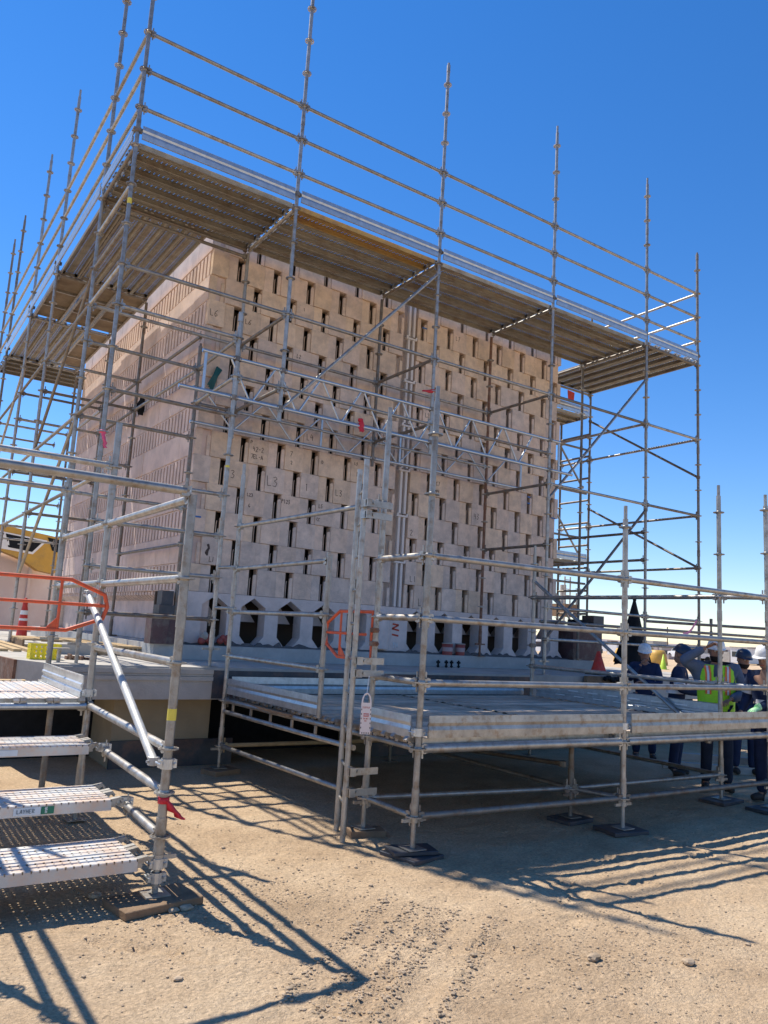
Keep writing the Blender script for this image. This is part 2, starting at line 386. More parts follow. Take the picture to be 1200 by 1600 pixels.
# ================================================================= BRICK STACK
XL, XR, YF = 1.68, 9.12, 1.75
Z0, DZ = 2.085, .39
stack = thing('brick_stack', 'tall tower of beige slotted refractory bricks behind the scaffold, on hollow base blocks', 'brick tower', ((XL+XR)/2, 5.6, 1.345))
cache = {}
def cached(key, fn):
    if key not in cache: cache[key] = fn()
    return cache[key]
def variants(meshfn, key, mats):
    out = []
    for k, mm in enumerate(mats):
        def f(mm=mm): return meshfn(mm)
        out.append(cached((key, k), f))
    return out
def bev(me, w=.004):
    b = bmesh.new(); b.from_mesh(me)
    b.edges.ensure_lookup_table()
    es = [e for e in b.edges if len(e.link_faces) == 2 and e.calc_face_angle(0) > .5]
    bmesh.ops.bevel(b, geom=es, offset=w, segments=1, affect='EDGES', profile=.5)
    b.to_mesh(me); b.free(); return me
H = DZ-.004
def face_mesh(w, mm, strip=True):
    m = MB()
    if strip and w > .3:
        m.box((0, -.024, 0), (w-.088, .13, H), mm); m.box((w-.0875, -.010, .0005), (w, .13, H-.001), mm)
    else: m.box((0, -.024, 0), (w, .13, H), mm)
    return bev(m.local('face_brick'), .003)
def slot_mesh(wl, mm):
    """recessed panel of width wl, then the keyhole slot (.075), then the short round-topped pillar"""
    m = MB()
    if wl > .01: m.box((-wl, 0, 0), (.014, .13, H), mm)
    px0, px1 = .084, .124
    pts = [(px0, 0), (px1+.012, 0), (px1+.012, .295), (px1-.004, .308), (px0+.012, .308), (px0, .29)]
    m.prism(pts, -.012, .014, mm)
    m.box((.136, -.005, 0), (.141, .02, H), mm)
    # curved inner rib inside the opening
    arc = [(.046, 0), (.046, .215), (.050, .245), (.058, .262)]
    arc2 = [(.062, .252), (.058, .238), (.055, .21), (.055, 0)]
    m.prism(arc+arc2, .03, .045, mm)
    m.box((0, .20, 0), (.14, .24, H), 'cavity_shade')  # dark sheet behind the slot, its colour standing in for shade
    return m.local('slotted_brick')
FM = ['brick', 'brickB', 'brickC']
STROKE = {'L': [((0, 1), (.05, 0), (.5, .05))], '6': [((.5, 1), (.15, .6), (.05, .25), (.25, 0), (.5, .15), (.45, .4), (.15, .4))],
 '3': [((.05, .9), (.3, 1), (.5, .8), (.2, .55), (.5, .35), (.35, 0), (.05, .05))], '4': [((.1, 1), (.05, .5), (.5, .5)), ((.4, .9), (.4, 0))],
 '2': [((.05, .8), (.3, 1), (.5, .75), (.05, 0), (.55, .02))], '7': [((.05, 1), (.5, 1), (.2, 0))], 'E': [((.5, 1), (.05, 1), (.05, 0), (.5, 0)), ((.05, .5), (.4, .5))],
 'A': [((0, 0), (.28, 1), (.5, 0)), ((.1, .4), (.45, .4))], 'P': [((.05, 0), (.05, 1), (.45, .9), (.45, .55), (.08, .5))], '1': [((.2, .85), (.3, 1), (.3, 0))],
 '-': [((.05, .5), (.45, .5))], 'I': [((.2, 0), (.2, 1))], 'D': [((.05, 0), (.05, 1), (.4, .8), (.45, .3), (.05, 0))], 'O': [((.25, 1), (0, .5), (.25, 0), (.5, .5), (.25, 1))],
 'N': [((.05, 0), (.05, 1), (.45, 0), (.45, 1))], 'T': [((0, 1), (.5, 1)), ((.25, 1), (.25, 0))], 'U': [((.05, 1), (.08, .15), (.25, 0), (.42, .15), (.45, 1))],
 'S': [((.48, .9), (.2, 1), (.05, .75), (.4, .45), (.4, .1), (.05, .05))], 'G': [((.48, .9), (.15, .95), (.02, .4), (.25, 0), (.48, .2), (.48, .45), (.3, .45))],
 'R': [((.05, 0), (.05, 1), (.45, .9), (.45, .6), (.08, .5), (.5, 0))], 'C': [((.48, .9), (.15, .95), (.02, .4), (.25, 0), (.48, .15))],
 'F': [((.5, 1), (.05, 1), (.05, 0)), ((.05, .5), (.4, .5))], 'V': [((0, 1), (.25, 0), (.5, 1))], 'Y': [((0, 1), (.25, .5), (.5, 1)), ((.25, .5), (.25, 0))],
 'H': [((.05, 0), (.05, 1)), ((.45, 0), (.45, 1)), ((.05, .5), (.45, .5))], '5': [((.5, 1), (.1, 1), (.05, .55), (.4, .55), (.48, .25), (.25, 0), (.02, .1))]}
def writing(text, h, thick, mm, place, parent, name='handwriting', wob=.0):
    """strokes as thin raised ink; place maps (u,v,depth) -> world"""
    m = MB(); x = 0; rr = random.Random(len(text)*7+int(h*1000))
    for ch in text:
        for st in STROKE.get(ch, []):
            P = [(x+a*h*.9+rr.uniform(-wob, wob), b*h+rr.uniform(-wob, wob)) for a, b in st]
            for (a, b), (c, d) in zip(P, P[1:]):
                dx, dy = c-a, d-b; l = math.hypot(dx, dy) or 1; nx_, ny_ = -dy/l*thick/2, dx/l*thick/2
                q = [(a+nx_, b+ny_), (a-nx_, b-ny_), (c-nx_, d-ny_), (c+nx_, d+ny_)]
                m.add([place(u, v, .0) for u, v in q]+[place(u, v, .0015) for u, v in q], [(4, 5, 6, 7), (0, 1, 5, 4), (1, 2, 6, 5), (2, 3, 7, 6), (3, 0, 4, 7)], mm)
        x += h*.62
    return m.build(name, parent)
marks = {(10, 'L', 0): [('L6', .10, .03, .14)], (10, 'L', 1): [('L6', .08, .06, .16)],
 (5, 'L', 1): [('P', .05, .02, .30), ('42-2', .075, .06, .19), ('7EL-A', .065, .04, .08)],
 (4, 'L', 1): [('3', .12, .04, .12)], (4, 'L', 2): [('L3', .15, .03, .10)], (4, 'L', 3): [('1', .11, .08, .12)], (4, 'L', 4): [('L3', .10, .04, .12)],
 (3, 'L', 1): [('L23', .05, .03, .28), ('6', .05, .06, .12)], (3, 'L', 2): [('P123', .06, .0, .26)], (3, 'L', 3): [('L5', .06, .05, .27), ('CC', .05, .03, .06)],
 (1, 'L', 0): [('LI', .07, .13, .04)], (6, 'L', 3): [('L4', .10, .05, .14)], (9, 'L', 2): [('L2', .06, .07, .24)],
 (12, 'R', 1): [('L7', .08, .06, .2)], (8, 'R', 0): [('L2', .07, .05, .2)], (4, 'R', 2): [('43', .10, .05, .12)], (5, 'R', 1): [('C7', .07, .06, .2), ('NO4', .05, .04, .08)],
 (0, 'R', 0): [('L', .12, .10, .05)], (1, 'R', 0): [('L1', .10, .10, .05)], (3, 'R', 0): [('2', .09, .05, .05)], (2, 'R', 0): [('4', .08, .1, .05)],
 (5, 'L', 2): [('7', .08, .08, .22), ('2', .05, .1, .1)], (5, 'L', 3): [('D', .05, .05, .2)], (5, 'L', 4): [('L3', .05, .06, .28), ('1', .07, .10, .10)], (11, 'L', 2): [('1', .05, .12, .25)]}
rb = random.Random(11)
for c in range(14):
    z = Z0+DZ*c
    for side in 'LR':
        if side == 'L':
            lo, hi = XL, 5.175
            s0 = (2.07 if c % 2 == 0 else 1.77)-.597
        else:
            lo, hi = 5.485, (9.17 if c % 2 == 0 else 9.06)
            s0 = (5.54 if c % 2 == 0 else 5.24)-.595
        nf = 0
        for n_ in range(9):
            s = s0+.597*n_
            # slotted brick : panel [s-.135, s] slot [s, s+.14]
            if s+.02 > lo and s+.14 < hi+.03:
                wl = min(.133, s-lo)
                mm = rb.choices(FM, (5, 1+c*.9, 6-c*.42))[0]  # more tan higher up: warm bounce off the planks put into colour
                me = cached(('slot', round(wl, 3), mm), lambda: slot_mesh(wl, mm))
                link('slotted_brick', me, stack, T(s, YF+rb.uniform(-.004, .006), z))
            a, b = s+.142, s+.462
            a2, b2 = max(a, lo), min(b, hi)
            if b2-a2 > .05:
                mm = rb.choices(FM, (5, 1+c*.9, 6-c*.42))[0]; w_ = round(b2-a2, 3)  # same height bias, bounce light painted through the brick tone
                me = cached(('face', w_, mm), lambda: face_mesh(w_, mm))
                fb = link('face_brick', me, stack, T(a2, YF+rb.uniform(-.007, .005), z))
                y = W[fb.name].translation.y-.025
                for tx, hh, u0, v0 in marks.get((c, side, nf), []):
                    writing(tx, hh, .008, 'ink', lambda u, v, d: (a2+u0+u, y-d, z+v0+v), fb, wob=.004)
                if (c, side, nf) == (1, 'L', 0):
                    bm_ = MB()
                    for q in range(7): bm_.ball((a2+.10+rb.uniform(-.02, .02), y, z+.14+q*.022), .018+rb.random()*.012, 'ink', 8, 4, (1, .08, 1))
                    bm_.build('ink_blot', fb)
                nf += 1
    # finned / plain bricks of the left face
    for n_ in range(13):
        y0 = YF+.02+n_*.6
        if c % 2 == 0:
            def fin():
                m = MB(); m.box((.115, 0, 0), (.4, .596, H), 'brick_side')
                for q in range(4):
                    m.box((-.008, q*.149+.055, .012), (.1149, q*.149+.149, H-.02), 'brick_side')
                m.box((0, 0, H-.02), (.1145, .596, H), 'brick_side'); m.box((0, 0, 0), (.1145, .596, .011), 'brick_side')
                return m.local('finned_brick')
            link('finned_brick', cached('fin', fin), stack, T(XL+rb.uniform(-.004, .004), y0, z))
        else:
            def plainb(): return bev(MB().box((-.012, 0, 0), (.4, .596, H), 'brick_side').local('plain_brick'), .003)
            link('plain_brick', cached('plainb', plainb), stack, T(XL+rb.uniform(-.004, .004), y0, z))
# side skirt below the finned bricks: saw-tooth underside and plain base wall
sk = MB()
for q in range(52):
    y = YF+.02+q*.15
    sk.prism([(XL+.02, 2.08), (XL+.02, 2.03), (XL+.16, 1.93), (XL+.16, 2.08)], y+.045, y+.145, 'brick_side')
tag(sk.build('sawtooth_corbel', stack), kind='stuff')
for n_ in range(13):
    link('base_panel', cached('bp', lambda: bev(MB().box((0, 0, 0), (.3, .596, .735), 'brick_side').local('base_panel'), .003)), stack, T(XL+.14, YF+.02+n_*.6, 1.347))
co = MB(); co.box((XL+.42, YF+1.1, 1.5), (XR-.1, 9.5, 7.13), 'cavity_shade'); co.build('cavity_shade_block', stack)  # dark block in the hollow interior, coloured as its shade
co = MB(); co.box((XL+.02, YF+.02, 7.546), (9.05, 9.5, 7.58), 'brick'); co.box((9.0, YF+.31, 2.1), (9.04, 9.5, 7.54), 'brick'); co.box((XL, 9.6, 1.35), (9.05, 9.7, 7.54), 'brick')
co.build('outer_shell', stack)
ml = MB(); ml.box((1.68+.4, YF+.3, 2.075), (9.05, YF+1.1, 2.084), 'cavity_shade'); ml.box((5.178, YF+.16, 2.09), (5.482, YF+.3, 7.54), 'brickC'); ml.build('joint_lining', stack)  # dark floor sheet carries the void's shade in its colour
# centre joint: two white tubes with clips
for x in (5.285, 5.385):
    for k in range(7):
        z = 2.09+k*.78; zt = min(z+.72, 7.53)
        if zt-z > .1: MB().box((x, YF-.02, z), (x+.042, YF+.04, zt), 'white_tube').build('ceramic_tube', stack)
for k in range(7):
    z = 2.09+k*.78+.722
    if z < 7.1:
        m = MB(); m.box((5.245, YF-.035, z), (5.465, YF+.05, z+.03), 'white_tube'); m.box((5.24, YF-.04, z+.01), (5.28, YF-.0351, z+.056), 'white_tube'); m.box((5.43, YF-.04, z+.01), (5.465, YF-.0351, z+.056), 'white_tube'); m.build('tube_clip', stack)
# base blocks with hexagonal tunnels between
def base_mesh():
    h = .5975
    p = [(.0, .735), (.0, .700), (.192, .565), (.192, .15), (.060, .0), (h-.060, .0), (h-.192, .15), (h-.192, .565), (h, .700), (h, .735)]
    m = MB(); m.prism(p, 0, .24, 'base'); return m.local('base_block')
bmh = base_mesh()
for c0 in [1.595+.5975*k for k in range(5)]+[5.745+.5975*k+.01 for k in range(6)]:
    link('base_block', bmh, stack, T(c0, YF-.03, 1.346))
m = MB(); m.prism([(4.59, 2.081), (4.59, 2.046), (4.768, 1.921), (4.768, 1.496), (4.645, 1.346), (5.70, 1.346), (5.575, 1.496), (5.575, 1.921), (5.75, 2.046), (5.75, 2.081)], YF-.028, YF+.8, 'base')
ctr = m.build('centre_base_block', stack)
m = MB(); m.tube((5.02, YF-.06, 1.40), (5.02, YF-.06, 2.0), .16, 'base', 18); m.build('half_round_column', stack)
writing('LNI', .16, .02, 'ink_red', lambda u, v, d: (5.28+v*.8, YF-.03-d, 1.95-u*1.4), ctr, 'red_spray_mark', .012)
writing('YN', .09, .014, 'sticker', lambda u, v, d: (5.30+u, YF-.03-d, 1.42+v), ctr, 'chalk_mark', .006)
m = MB(); m.box((1.6, 2.58, 1.35), (9.4, 2.62, 2.07), 'cavity_shade');  # dark wall closing the tunnels, their shade painted as colour
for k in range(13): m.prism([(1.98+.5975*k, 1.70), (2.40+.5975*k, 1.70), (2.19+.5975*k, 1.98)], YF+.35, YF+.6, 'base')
m.build('tunnel_shade_lintels', stack)
# jagged mortar bed
m = MB(); rr = random.Random(5); x = 1.7
pts = [(1.62, 1.347)]
while x < 9.35:
    pts.append((x, 1.347+rr.uniform(.015, .035)+ (.05*rr.random() if rr.random() < .45 else 0))); x += rr.uniform(.03, .10)
pts.append((9.4, 1.347)); m.prism(pts, YF-.075, YF-.031, 'mortar'); m.build('mortar_bed', stack)
# bits of tape on the bricks
for (x, z, w_) in ((1.74, 3.12, .12), (5.56, 6.98, .10), (8.22, 4.34, .07), (8.22, 4.22, .07), (8.87, 4.02, .1), (2.02, 6.25, .0)):
    if w_: MB().box((x, YF-.045, z), (x+w_, YF-.04, z+.022), 'blue').build('blue_tape', stack)
# hose ends hanging in a slot at the left corner
for (x, z, lab) in ((1.78, 5.35, 'teal hose bundle hanging in a slot high at the left corner of the brick tower'),):
    m = MB()
    for q in range(4): m.path([(x+.10+q*.02, YF-.08, z-.0-q*.01), (x+.05+q*.015, YF-.11, z-.14), (x-.02+q*.02, YF-.09, z-.30-.03*q)], .017, 'teal', 7)
    tag(m.build('hose_bundle'), lab, 'hose')

# ================================================================= SCAFFOLD KIT
TR = .0255
def rosette_mesh():
    m = MB(); n = 16
    for (ri, ro) in ((.0245, .036), (.053, .063)):
        for zt in (0,):
            prof = [(ri, -.005), (ro, -.005), (ro, .005), (ri, .005), (ri, -.005)]
            m.lathe(prof, 'galv', n, None, False)
    for k in range(8):
        a = k*math.pi/4+.39
        m.box((.035, -.008, -.0045), (.054, .008, .0045), 'galv', Matrix.Rotation(a, 4, 'Z'))
    m.lathe([(.0265, -.018), (.031, -.012), (.031, .012), (.0265, .018)], 'galv', 12)
    return m.local('rosette')
ROS = rosette_mesh()
def standard(sca, x, y, z0, z1, levels, m='galv', base=None, top=True, r=TR, dx=0, dy=0):
    """levels = rosette heights; dx, dy lean of the top"""
    L = z1-z0; P = lambda z: Vector((x+dx*(z-z0)/L, y+dy*(z-z0)/L, z))
    b = MB(); zb = z0+(.24 if base is not None else 0)
    b.tube(P(zb), P(z1), r, m, 12)
    z = zb+.02
    if base is not None: b.tube(P(zb-.01), P(zb+.20), r+.005, m, 12)
    k = 0
    for zl in levels:
        if k % 4 == 3: b.tube(P(zl+.22), P(zl+.34), r+.0035, m, 12)
        k += 1
    if top:
        b.tube(P(z1), P(z1+.13), r*.72, m, 10)
    o = b.build('standard', sca, T(x, y, z0))
    if base is not None:
        j = MB(); j.box((x-.075, y-.075, z0), (x+.075, y+.075, z0+.007), m); j.tube((x, y, z0+.007), (x, y, zb), .018, m, 10)
        for q in range(int((zb-z0)/.012)-1): j.tube((x, y, z0+.012+q*.012), (x, y, z0+.017+q*.012), .0205, m, 10)
        j.tube((x, y, zb-.05), (x, y, zb-.012), .034, m, 12); j.box((x-.11, y-.010, zb-.045), (x+.11, y+.010, zb-.02), m)
        j.build('base_jack', o)
    for zl in levels: link('rosette', ROS, o, T(P(zl)))
    return o
def ledger(sca, a, b, name='ledger', m='galv', r=TR*.95, heads=True, ext=0):
    a = Vector(a); b = Vector(b); d = (b-a); L = d.length; u = d/L
    mb = MB(); a2 = a+u*.05; b2 = b-u*.05
    if not heads: a2 = a-u*ext; b2 = b+u*ext
    mb.tube(a2, b2, r, m, 12)
    if heads:
        h = Vector((u.x, u.y, 0)).normalized()
        rz = math.atan2(h.y, h.x)
        for p, sgn in ((a, 0), (b, math.pi)):
            mt = Matrix.Translation(p) @ Matrix.Rotation(rz+sgn, 4, 'Z')
            mb.prism([(.026, -.03), (.060, -.038), (.082, -.030), (.082, .030), (.060, .038), (.026, .03), (.026, .008), (.055, .008), (.055, -.008), (.026, -.008)], -.021, .021, m, mt)
            mb.box((.040, -.004, -.075), (.055, .004, .085), m, mt)
    return mb.build(name, sca, frame(a, b)[0])
def clamp(sca, p, m='galv', name='coupler'):
    x, y, z = p; mb = MB()
    mb.lathe([(.030, -.03), (.040, -.03), (.040, .03), (.030, .03)], m, 12, T(p), False)
    mb.box((x-.055, y-.018, z-.022), (x-.03, y+.018, z+.022), m); mb.tube((x-.05, y-.03, z), (x-.05, y+.06, z), .008, m, 6)
    mb.tube((x+.045, y-.03, z), (x+.045, y+.05, z), .008, m, 6); mb.box((x+.03, y-.02, z-.025), (x+.055, y+.02, z+.025), m)
    return mb.build(name, sca)
def brace(sca, a, b, m='galv', r=TR*.9, clamps=True):
    mb = MB(); mb.tube(a, b, r, m, 12)
    a = Vector(a); b = Vector(b); u = (b-a).normalized()
    if clamps:
        for p in (a, b):
            mb.lathe([(.028, -.028), (.038, -.024), (.038, .024), (.028, .028)], m, 10, Matrix.Translation(p) , False)
            mb.tube(p-Vector((.05, .02, 0)), p+Vector((.05, .02, 0)), .009, m, 6)
    return mb.build('diagonal_brace', sca, frame(a, b)[0])
def plank_mesh(L, m, wd=.158):
    mb = MB(); mt = [(-wd+.022, -.062), (-wd, -.068), (-wd, -.004), (-wd+.004, 0)]
    for g in (-.062, 0, .062): mt += [(g-.012, 0), (g-.007, -.009), (g+.007, -.009), (g+.012, 0)]
    mt += [(wd-.004, 0), (wd, -.004), (wd, -.068), (wd-.022, -.062)]
    x0, x1 = .055, L-.055; n = len(mt)
    mb.add([(x0, y, z) for y, z in mt]+[(x1, y, z) for y, z in mt], [(i, i+1, n+i+1, n+i) for i in range(n-1)], m)
    for xe, s in ((x0, -1), (x1, 1)):
        mb.box((min(xe, xe+s*.004), -wd, -.066), (max(xe, xe+s*.004), wd, -.001), 'galv')
        for y in (-.10, .10):
            mb.prism([(xe, -.05), (xe+s*.030, -.05), (xe+s*.030, -.030), (xe+s*.058, -.006), (xe+s*.075, -.030), (xe+s*.082, -.012), (xe+s*.060, .012), (xe, .002)], y-.022, y+.022, 'galv')
    return mb.mesh('steel_plank')
def ply_mesh(L, wd=.30):
    mb = MB(); mb.box((.06, -wd+.012, -.012), (L-.06, wd-.012, -.002), 'ply')
    for s in (-1, 1):
        y0, y1 = sorted((s*wd, s*(wd-.011))); mb.box((.055, y0, -.075), (L-.055, y1, .0), 'galv')
        y0, y1 = sorted((s*(wd-.0112), s*(wd-.035))); mb.box((.055, y0, -.075), (L-.055, y1, -.068), 'galv')
    for k in range(1, 3): mb.box((L*k/3-.02, -wd+.0362, -.055), (L*k/3+.02, wd-.0362, -.0122), 'galv')
    for xe, s in ((.055, -1), (L-.055, 1)):
        for y in (-.22, .22): mb.prism([(xe, -.05), (xe+s*.030, -.05), (xe+s*.030, -.030), (xe+s*.058, -.006), (xe+s*.075, -.030), (xe+s*.082, -.012), (xe+s*.060, .012), (xe, .002)], y-.022, y+.022, 'galv')
    return mb.mesh('plywood_plank')
def planks(sca, p0, dirv, L, off0, width, z, mats, pitch=None, name='steel_plank'):
    """planks run along dirv ('x' or 'y'), spread across the other axis from off0 over width"""
    n = max(1, round(width/.32)); pt = width/n; wd = pt/2-.006
    for k in range(n):
        mm = mats[k % len(mats)]
        me = cached(('pl', round(L, 3), mm, round(wd, 3)), lambda: plank_mesh(L, mm, wd)) 
        o_ = off0+pt*(k+.5)
        mt = T(p0, o_, z) if dirv == 'x' else T(o_, p0, z, math.pi/2)
        link(name, me, sca, mt)
def ply(sca, p0, dirv, L, offs, z, wd=.24):
    for o_ in offs:
        me = cached(('ply', round(L, 3), wd), lambda: ply_mesh(L, wd))
        link('plywood_plank', me, sca, T(p0, o_, z) if dirv == 'x' else T(o_, p0, z, math.pi/2))
def toe(sca, a, b, m='galv_new', h=.17, z0=.0):
    """ribbed steel toe board standing between a and b"""
    a = Vector(a); b = Vector(b); d = (b-a).normalized(); L = (b-a).length
    rz = math.atan2(d.y, d.x)
    pr_ = [(0, 0), (.012, .0), (.012, .045), (.002, .055), (.002, .075), (.014, .085), (.014, .105), (.002, .115), (.002, h-.01), (.010, h), (-.006, h), (-.010, .115), (-.002, .09), (-.010, .06), (-.008, 0)]
    mb = MB(); mb.prism(pr_, 0, L, m, None, 'x')
    # prism with axis x: (a,b,t)->(t,a,b)
    mt = T(a, rz=rz)
    me = mb.local('toe_board')
    o = link('toe_board', me, sca, mt @ Matrix.Translation((0, 0, z0)))
    return o
def girder(sca, x0, x1, y, zt, zb, step, ph, xt0=None, xt1=None, verts=()):
    g = MB().tube((xt0 or x0, y, zt), (xt1 or x1, y, zt), .0245, 'alu', 12).build('lattice_girder', sca)
    MB().tube((x0, y, zb), (x1, y, zb), .0245, 'alu', 12).build('lower_chord', g)
    x = (xt0 or x0)+ph
    while x+step < (xt1 or x1)+.02:
        MB().tube((x+.03, y, zt-.02), (x+step/2-.03, y, zb+.02), .0145, 'alu', 8).build('web_tube', g)
        MB().tube((x+step/2+.03, y, zb+.02), (x+step-.03, y, zt-.02), .0145, 'alu', 8).build('web_tube', g)
        x += step
    for v in verts: MB().tube((v, y, zb+.02), (v, y, zt-.02), .019, 'alu', 8).build('end_post', g)
    return g

K = lambda k: 7.2+.5*k
P = {'P0': (0, 0), 'P1': (2.139, 0), 'P2': (4.569, 0), 'P3': (7.011, 0), 'P4': (9.477, 0), 'P5': (11.056, 0),
     'I1': (2.139, 1.53), 'I2': (4.569, 1.53), 'I3': (7.011, 1.53), 'I4': (9.477, 1.53),
     'L1': (0, 1.5), 'L2': (0, 4.41), 'L3': (0, 6.75), 'L4': (0, 9.68), 'L5': (0, 11.09),
     'M1': (1.55, 1.53), 'M2': (1.5, 4.41), 'M3': (1.5, 6.75), 'M4': (1.5, 9.68), 'M5': (1.5, 11.09), 'M0': (1.5, 0),
     'R2': (11.056, 2.7), 'R3': (9.477, 2.7), 'R4': (11.056, 3.55)}
n3 = lambda a, k: (*P[a], K(k))
main = thing('perimeter_scaffold', 'tall grey ring scaffold with high steel platform and guard rails wrapped round the brick tower', 'scaffold', (0, 0, 1.15))
def post(sca, n, z0, z1, m='galv', base=True, klo=-12, khi=6, top=True):
    lv = [K(k) for k in range(klo, khi+1) if z0+.05 < K(k) < z1]
    return standard(sca, *P[n], z0, z1, lv, m, True if base else None, top)
post(main, 'P0', 1.151, 9.62, 'galv'); post(main, 'P1', 4.25, 10.45, 'galv', False); post(main, 'P2', 4.25, 10.45, 'galv', False)
post(main, 'P3', 1.151, 10.45, 'galv'); post(main, 'P4', 1.151, 10.45, 'galv'); post(main, 'P5', 1.151, 9.45, 'galv_old')
post(main, 'L1', 1.151, 10.45, 'galv')
for n_ in ('L2', 'L3', 'L4', 'L5'): post(main, n_, .0 if n_ != 'x' else 1.151, 10.45, 'galv_old' if n_ in ('L4', 'L5') else 'galv')
post(main, 'M1', 1.151, 5.45, 'galv_old'); post(main, 'M2', 1.151, 7.15, 'galv_old', top=False); post(main, 'M3', 1.151, 7.15, 'galv_old', top=False); post(main, 'M4', 1.151, 7.15, 'galv_old', top=False)
post(main, 'I1', 4.3, 7.15, 'galv', False, top=False); post(main, 'I2', 4.3, 7.15, 'galv_old', False, top=False)
post(main, 'I3', 1.346, 7.15, 'rust', top=False, klo=-10); post(main, 'I4', 1.151, 7.15, 'galv_old', top=False)
post(main, 'M0', 1.151, 5.35, 'galv'); post(main, 'R2', 1.151, 9.0, 'galv_old'); post(main, 'R3', 1.151, 7.1, 'galv_old', top=False, khi=-1)
for row in (['P0', 'P1', 'P2', 'P3', 'P4', 'P5'], ['P0', 'L1', 'L2', 'L3', 'L4', 'L5'], ['P5', 'R2']):
    for a, b in zip(row, row[1:]):
        for k in (1, 2, 3): ledger(main, n3(a, k), n3(b, k), 'guard_rail')
LED = [('P0', 'P1', -3), ('P1', 'P2', -3), ('P2', 'P3', -3), ('P3', 'P4', -3), ('P4', 'P5', -3), ('P0', 'M0', -4), ('P0', 'M0', -6), ('M0', 'P1', -5), ('P1', 'P2', -5), ('P2', 'P3', -5),
 ('P3', 'P4', -6), ('P4', 'P5', -6), ('P3', 'P4', -10), ('P4', 'P5', -10), ('P3', 'P4', -11), ('P4', 'P5', -11),
 ('I1', 'I2', -3), ('I2', 'I3', -3), ('I1', 'I2', -5), ('I2', 'I3', -5), ('M1', 'I1', -5), ('L1', 'I1', -3), ('L1', 'M1', -4), ('L1', 'M1', -6), ('L1', 'M1', -8),
 ('P0', 'L1', -3), ('L1', 'L2', -3), ('L2', 'L3', -3), ('L3', 'L4', -3), ('P0', 'L1', -1), ('P0', 'L1', -2), ('P0', 'L1', -6), ('L1', 'L2', -6), ('L2', 'L3', -6), ('L3', 'L4', -6),
 ('P0', 'L1', -8), ('L1', 'L2', -8), ('L2', 'L3', -8), ('P0', 'M0', -8), ('P0', 'M0', -9), ('P0', 'M0', -10), ('P0', 'M0', -11),
 ('L2', 'M2', -3), ('L3', 'M3', -3), ('L4', 'M4', -3), ('L5', 'M5', -3), ('L2', 'M2', -4), ('L2', 'M2', -6), ('L3', 'M3', -4), ('L3', 'M3', -6), ('L4', 'M4', -5), ('L2', 'M2', -8), ('L3', 'M3', -8), ('L4', 'M4', -8),
 ('M1', 'M2', -4), ('M1', 'M2', -3), ('M2', 'M3', -3), ('M3', 'M4', -3), ('M2', 'M3', -4), ('L4', 'M4', -6.3),
 ('M1', 'M2', -9), ('M1', 'M2', -11)]
for a, b, k in LED: ledger(main, n3(a, k), n3(b, k), 'ledger', random.choice(['galv', 'galv', 'galv_old']))
TRN = [('P1', 'I1', -3), ('P2', 'I2', -3), ('P3', 'I3', -3), ('P1', 'I1', -5), ('P2', 'I2', -5), ('P3', 'I3', -6), ('P3', 'I3', -8), ('M0', 'M1', -4), ('M0', 'M1', -5),
 ('P4', 'R3', -3), ('P5', 'R2', -3), ('P5', 'R2', -6), ('P5', 'R2', -8), ('P4', 'R3', -7), ('P4', 'R3', -8), ('R2', 'R4', -3), ('R2', 'R4', -6), ('R2', 'R4', -8),
 ('P0', 'L1', 0), ('P1', 'I1', 0), ('P2', 'I2', 0), ('P3', 'I3', 0), ('P4', 'I4', 0), ('L2', 'M2', 0), ('L3', 'M3', 0), ('L4', 'M4', 0), ('L1', 'I1', 0), ('L1', 'I1', -.22), ('P4', 'P5', 0), ('R3', 'R2', 0), ('I4', 'R3', 0)]
for a, b, k in TRN: ledger(main, n3(a, k), n3(b, k), 'transom', random.choice(['galv', 'galv_old']))
for a, ka, b, kb in (('P2', -.3, 'P1', -5.6), ('P4', -1.3, 'P3', -6.5), ('P4', -6.2, 'P3', -11), ('L1', -2, 'L2', -6), ('L3', -2, 'L4', -6), ('L1', -6, 'L2', -10), ('R2', -1.2, 'P5', -4.5), ('R2', -5.2, 'P5', -8)):
    brace(main, n3(a, ka), n3(b, kb), random.choice(['galv', 'galv_old']))
# lattice ledgers
girder(main, .80, 7.55, 0, 4.93, 4.43, .655, .35, 1.05, 7.25, (7.23, 1.10))
girder(main, 1.50, 7.95, 1.53, 4.93, 4.43, .975, .15, None, None, (3.60, 5.1, 7.85))
for x in (1.5, 2.139, 4.569, 7.011):
    for z in (4.93, 4.43): clamp(main, (x, 0, z), 'galv_old')
for x in (4.569, 7.011): clamp(main, (x, 1.53, 4.43), 'galv_old')
# high platform planks
cols = {0: ['plank'], 1: ['plank_rusty', 'plank', 'plank', 'plank', 'plank'], 2: ['plank'], 3: ['plank']}
for k, (a, b) in enumerate(zip(['P0', 'P1', 'P2', 'P3'], ['P1', 'P2', 'P3', 'P4'])):
    x0, x1 = P[a][0], P[b][0]; planks(main, x0, 'x', x1-x0, .03, 1.50, 7.275, cols[k])
planks(main, .0, 'y', 2.70, 9.51, 1.51, 7.275, ['plank'])
planks(main, 1.53, 'y', 2.88, .04, 1.46, 7.275, ['plank'])
ply(main, 4.41, 'y', 2.34, (.27, .78, 1.28), 7.275); planks(main, 6.75, 'y', 2.93, .04, .96, 7.275, ['plank']); ply(main, 6.75, 'y', 2.93, (1.26,), 7.275)
planks(main, 0, 'x', 2.3, 9.72, 1.35, 7.275, ['plank'])
for a, b in (('P0', 'P1'), ('P1', 'P2'), ('P2', 'P3'), ('P3', 'P4'), ('P4', 'P5')):
    toe(main, (P[a][0]+.05, -.035, 7.285), (P[b][0]-.05, -.035, 7.285))
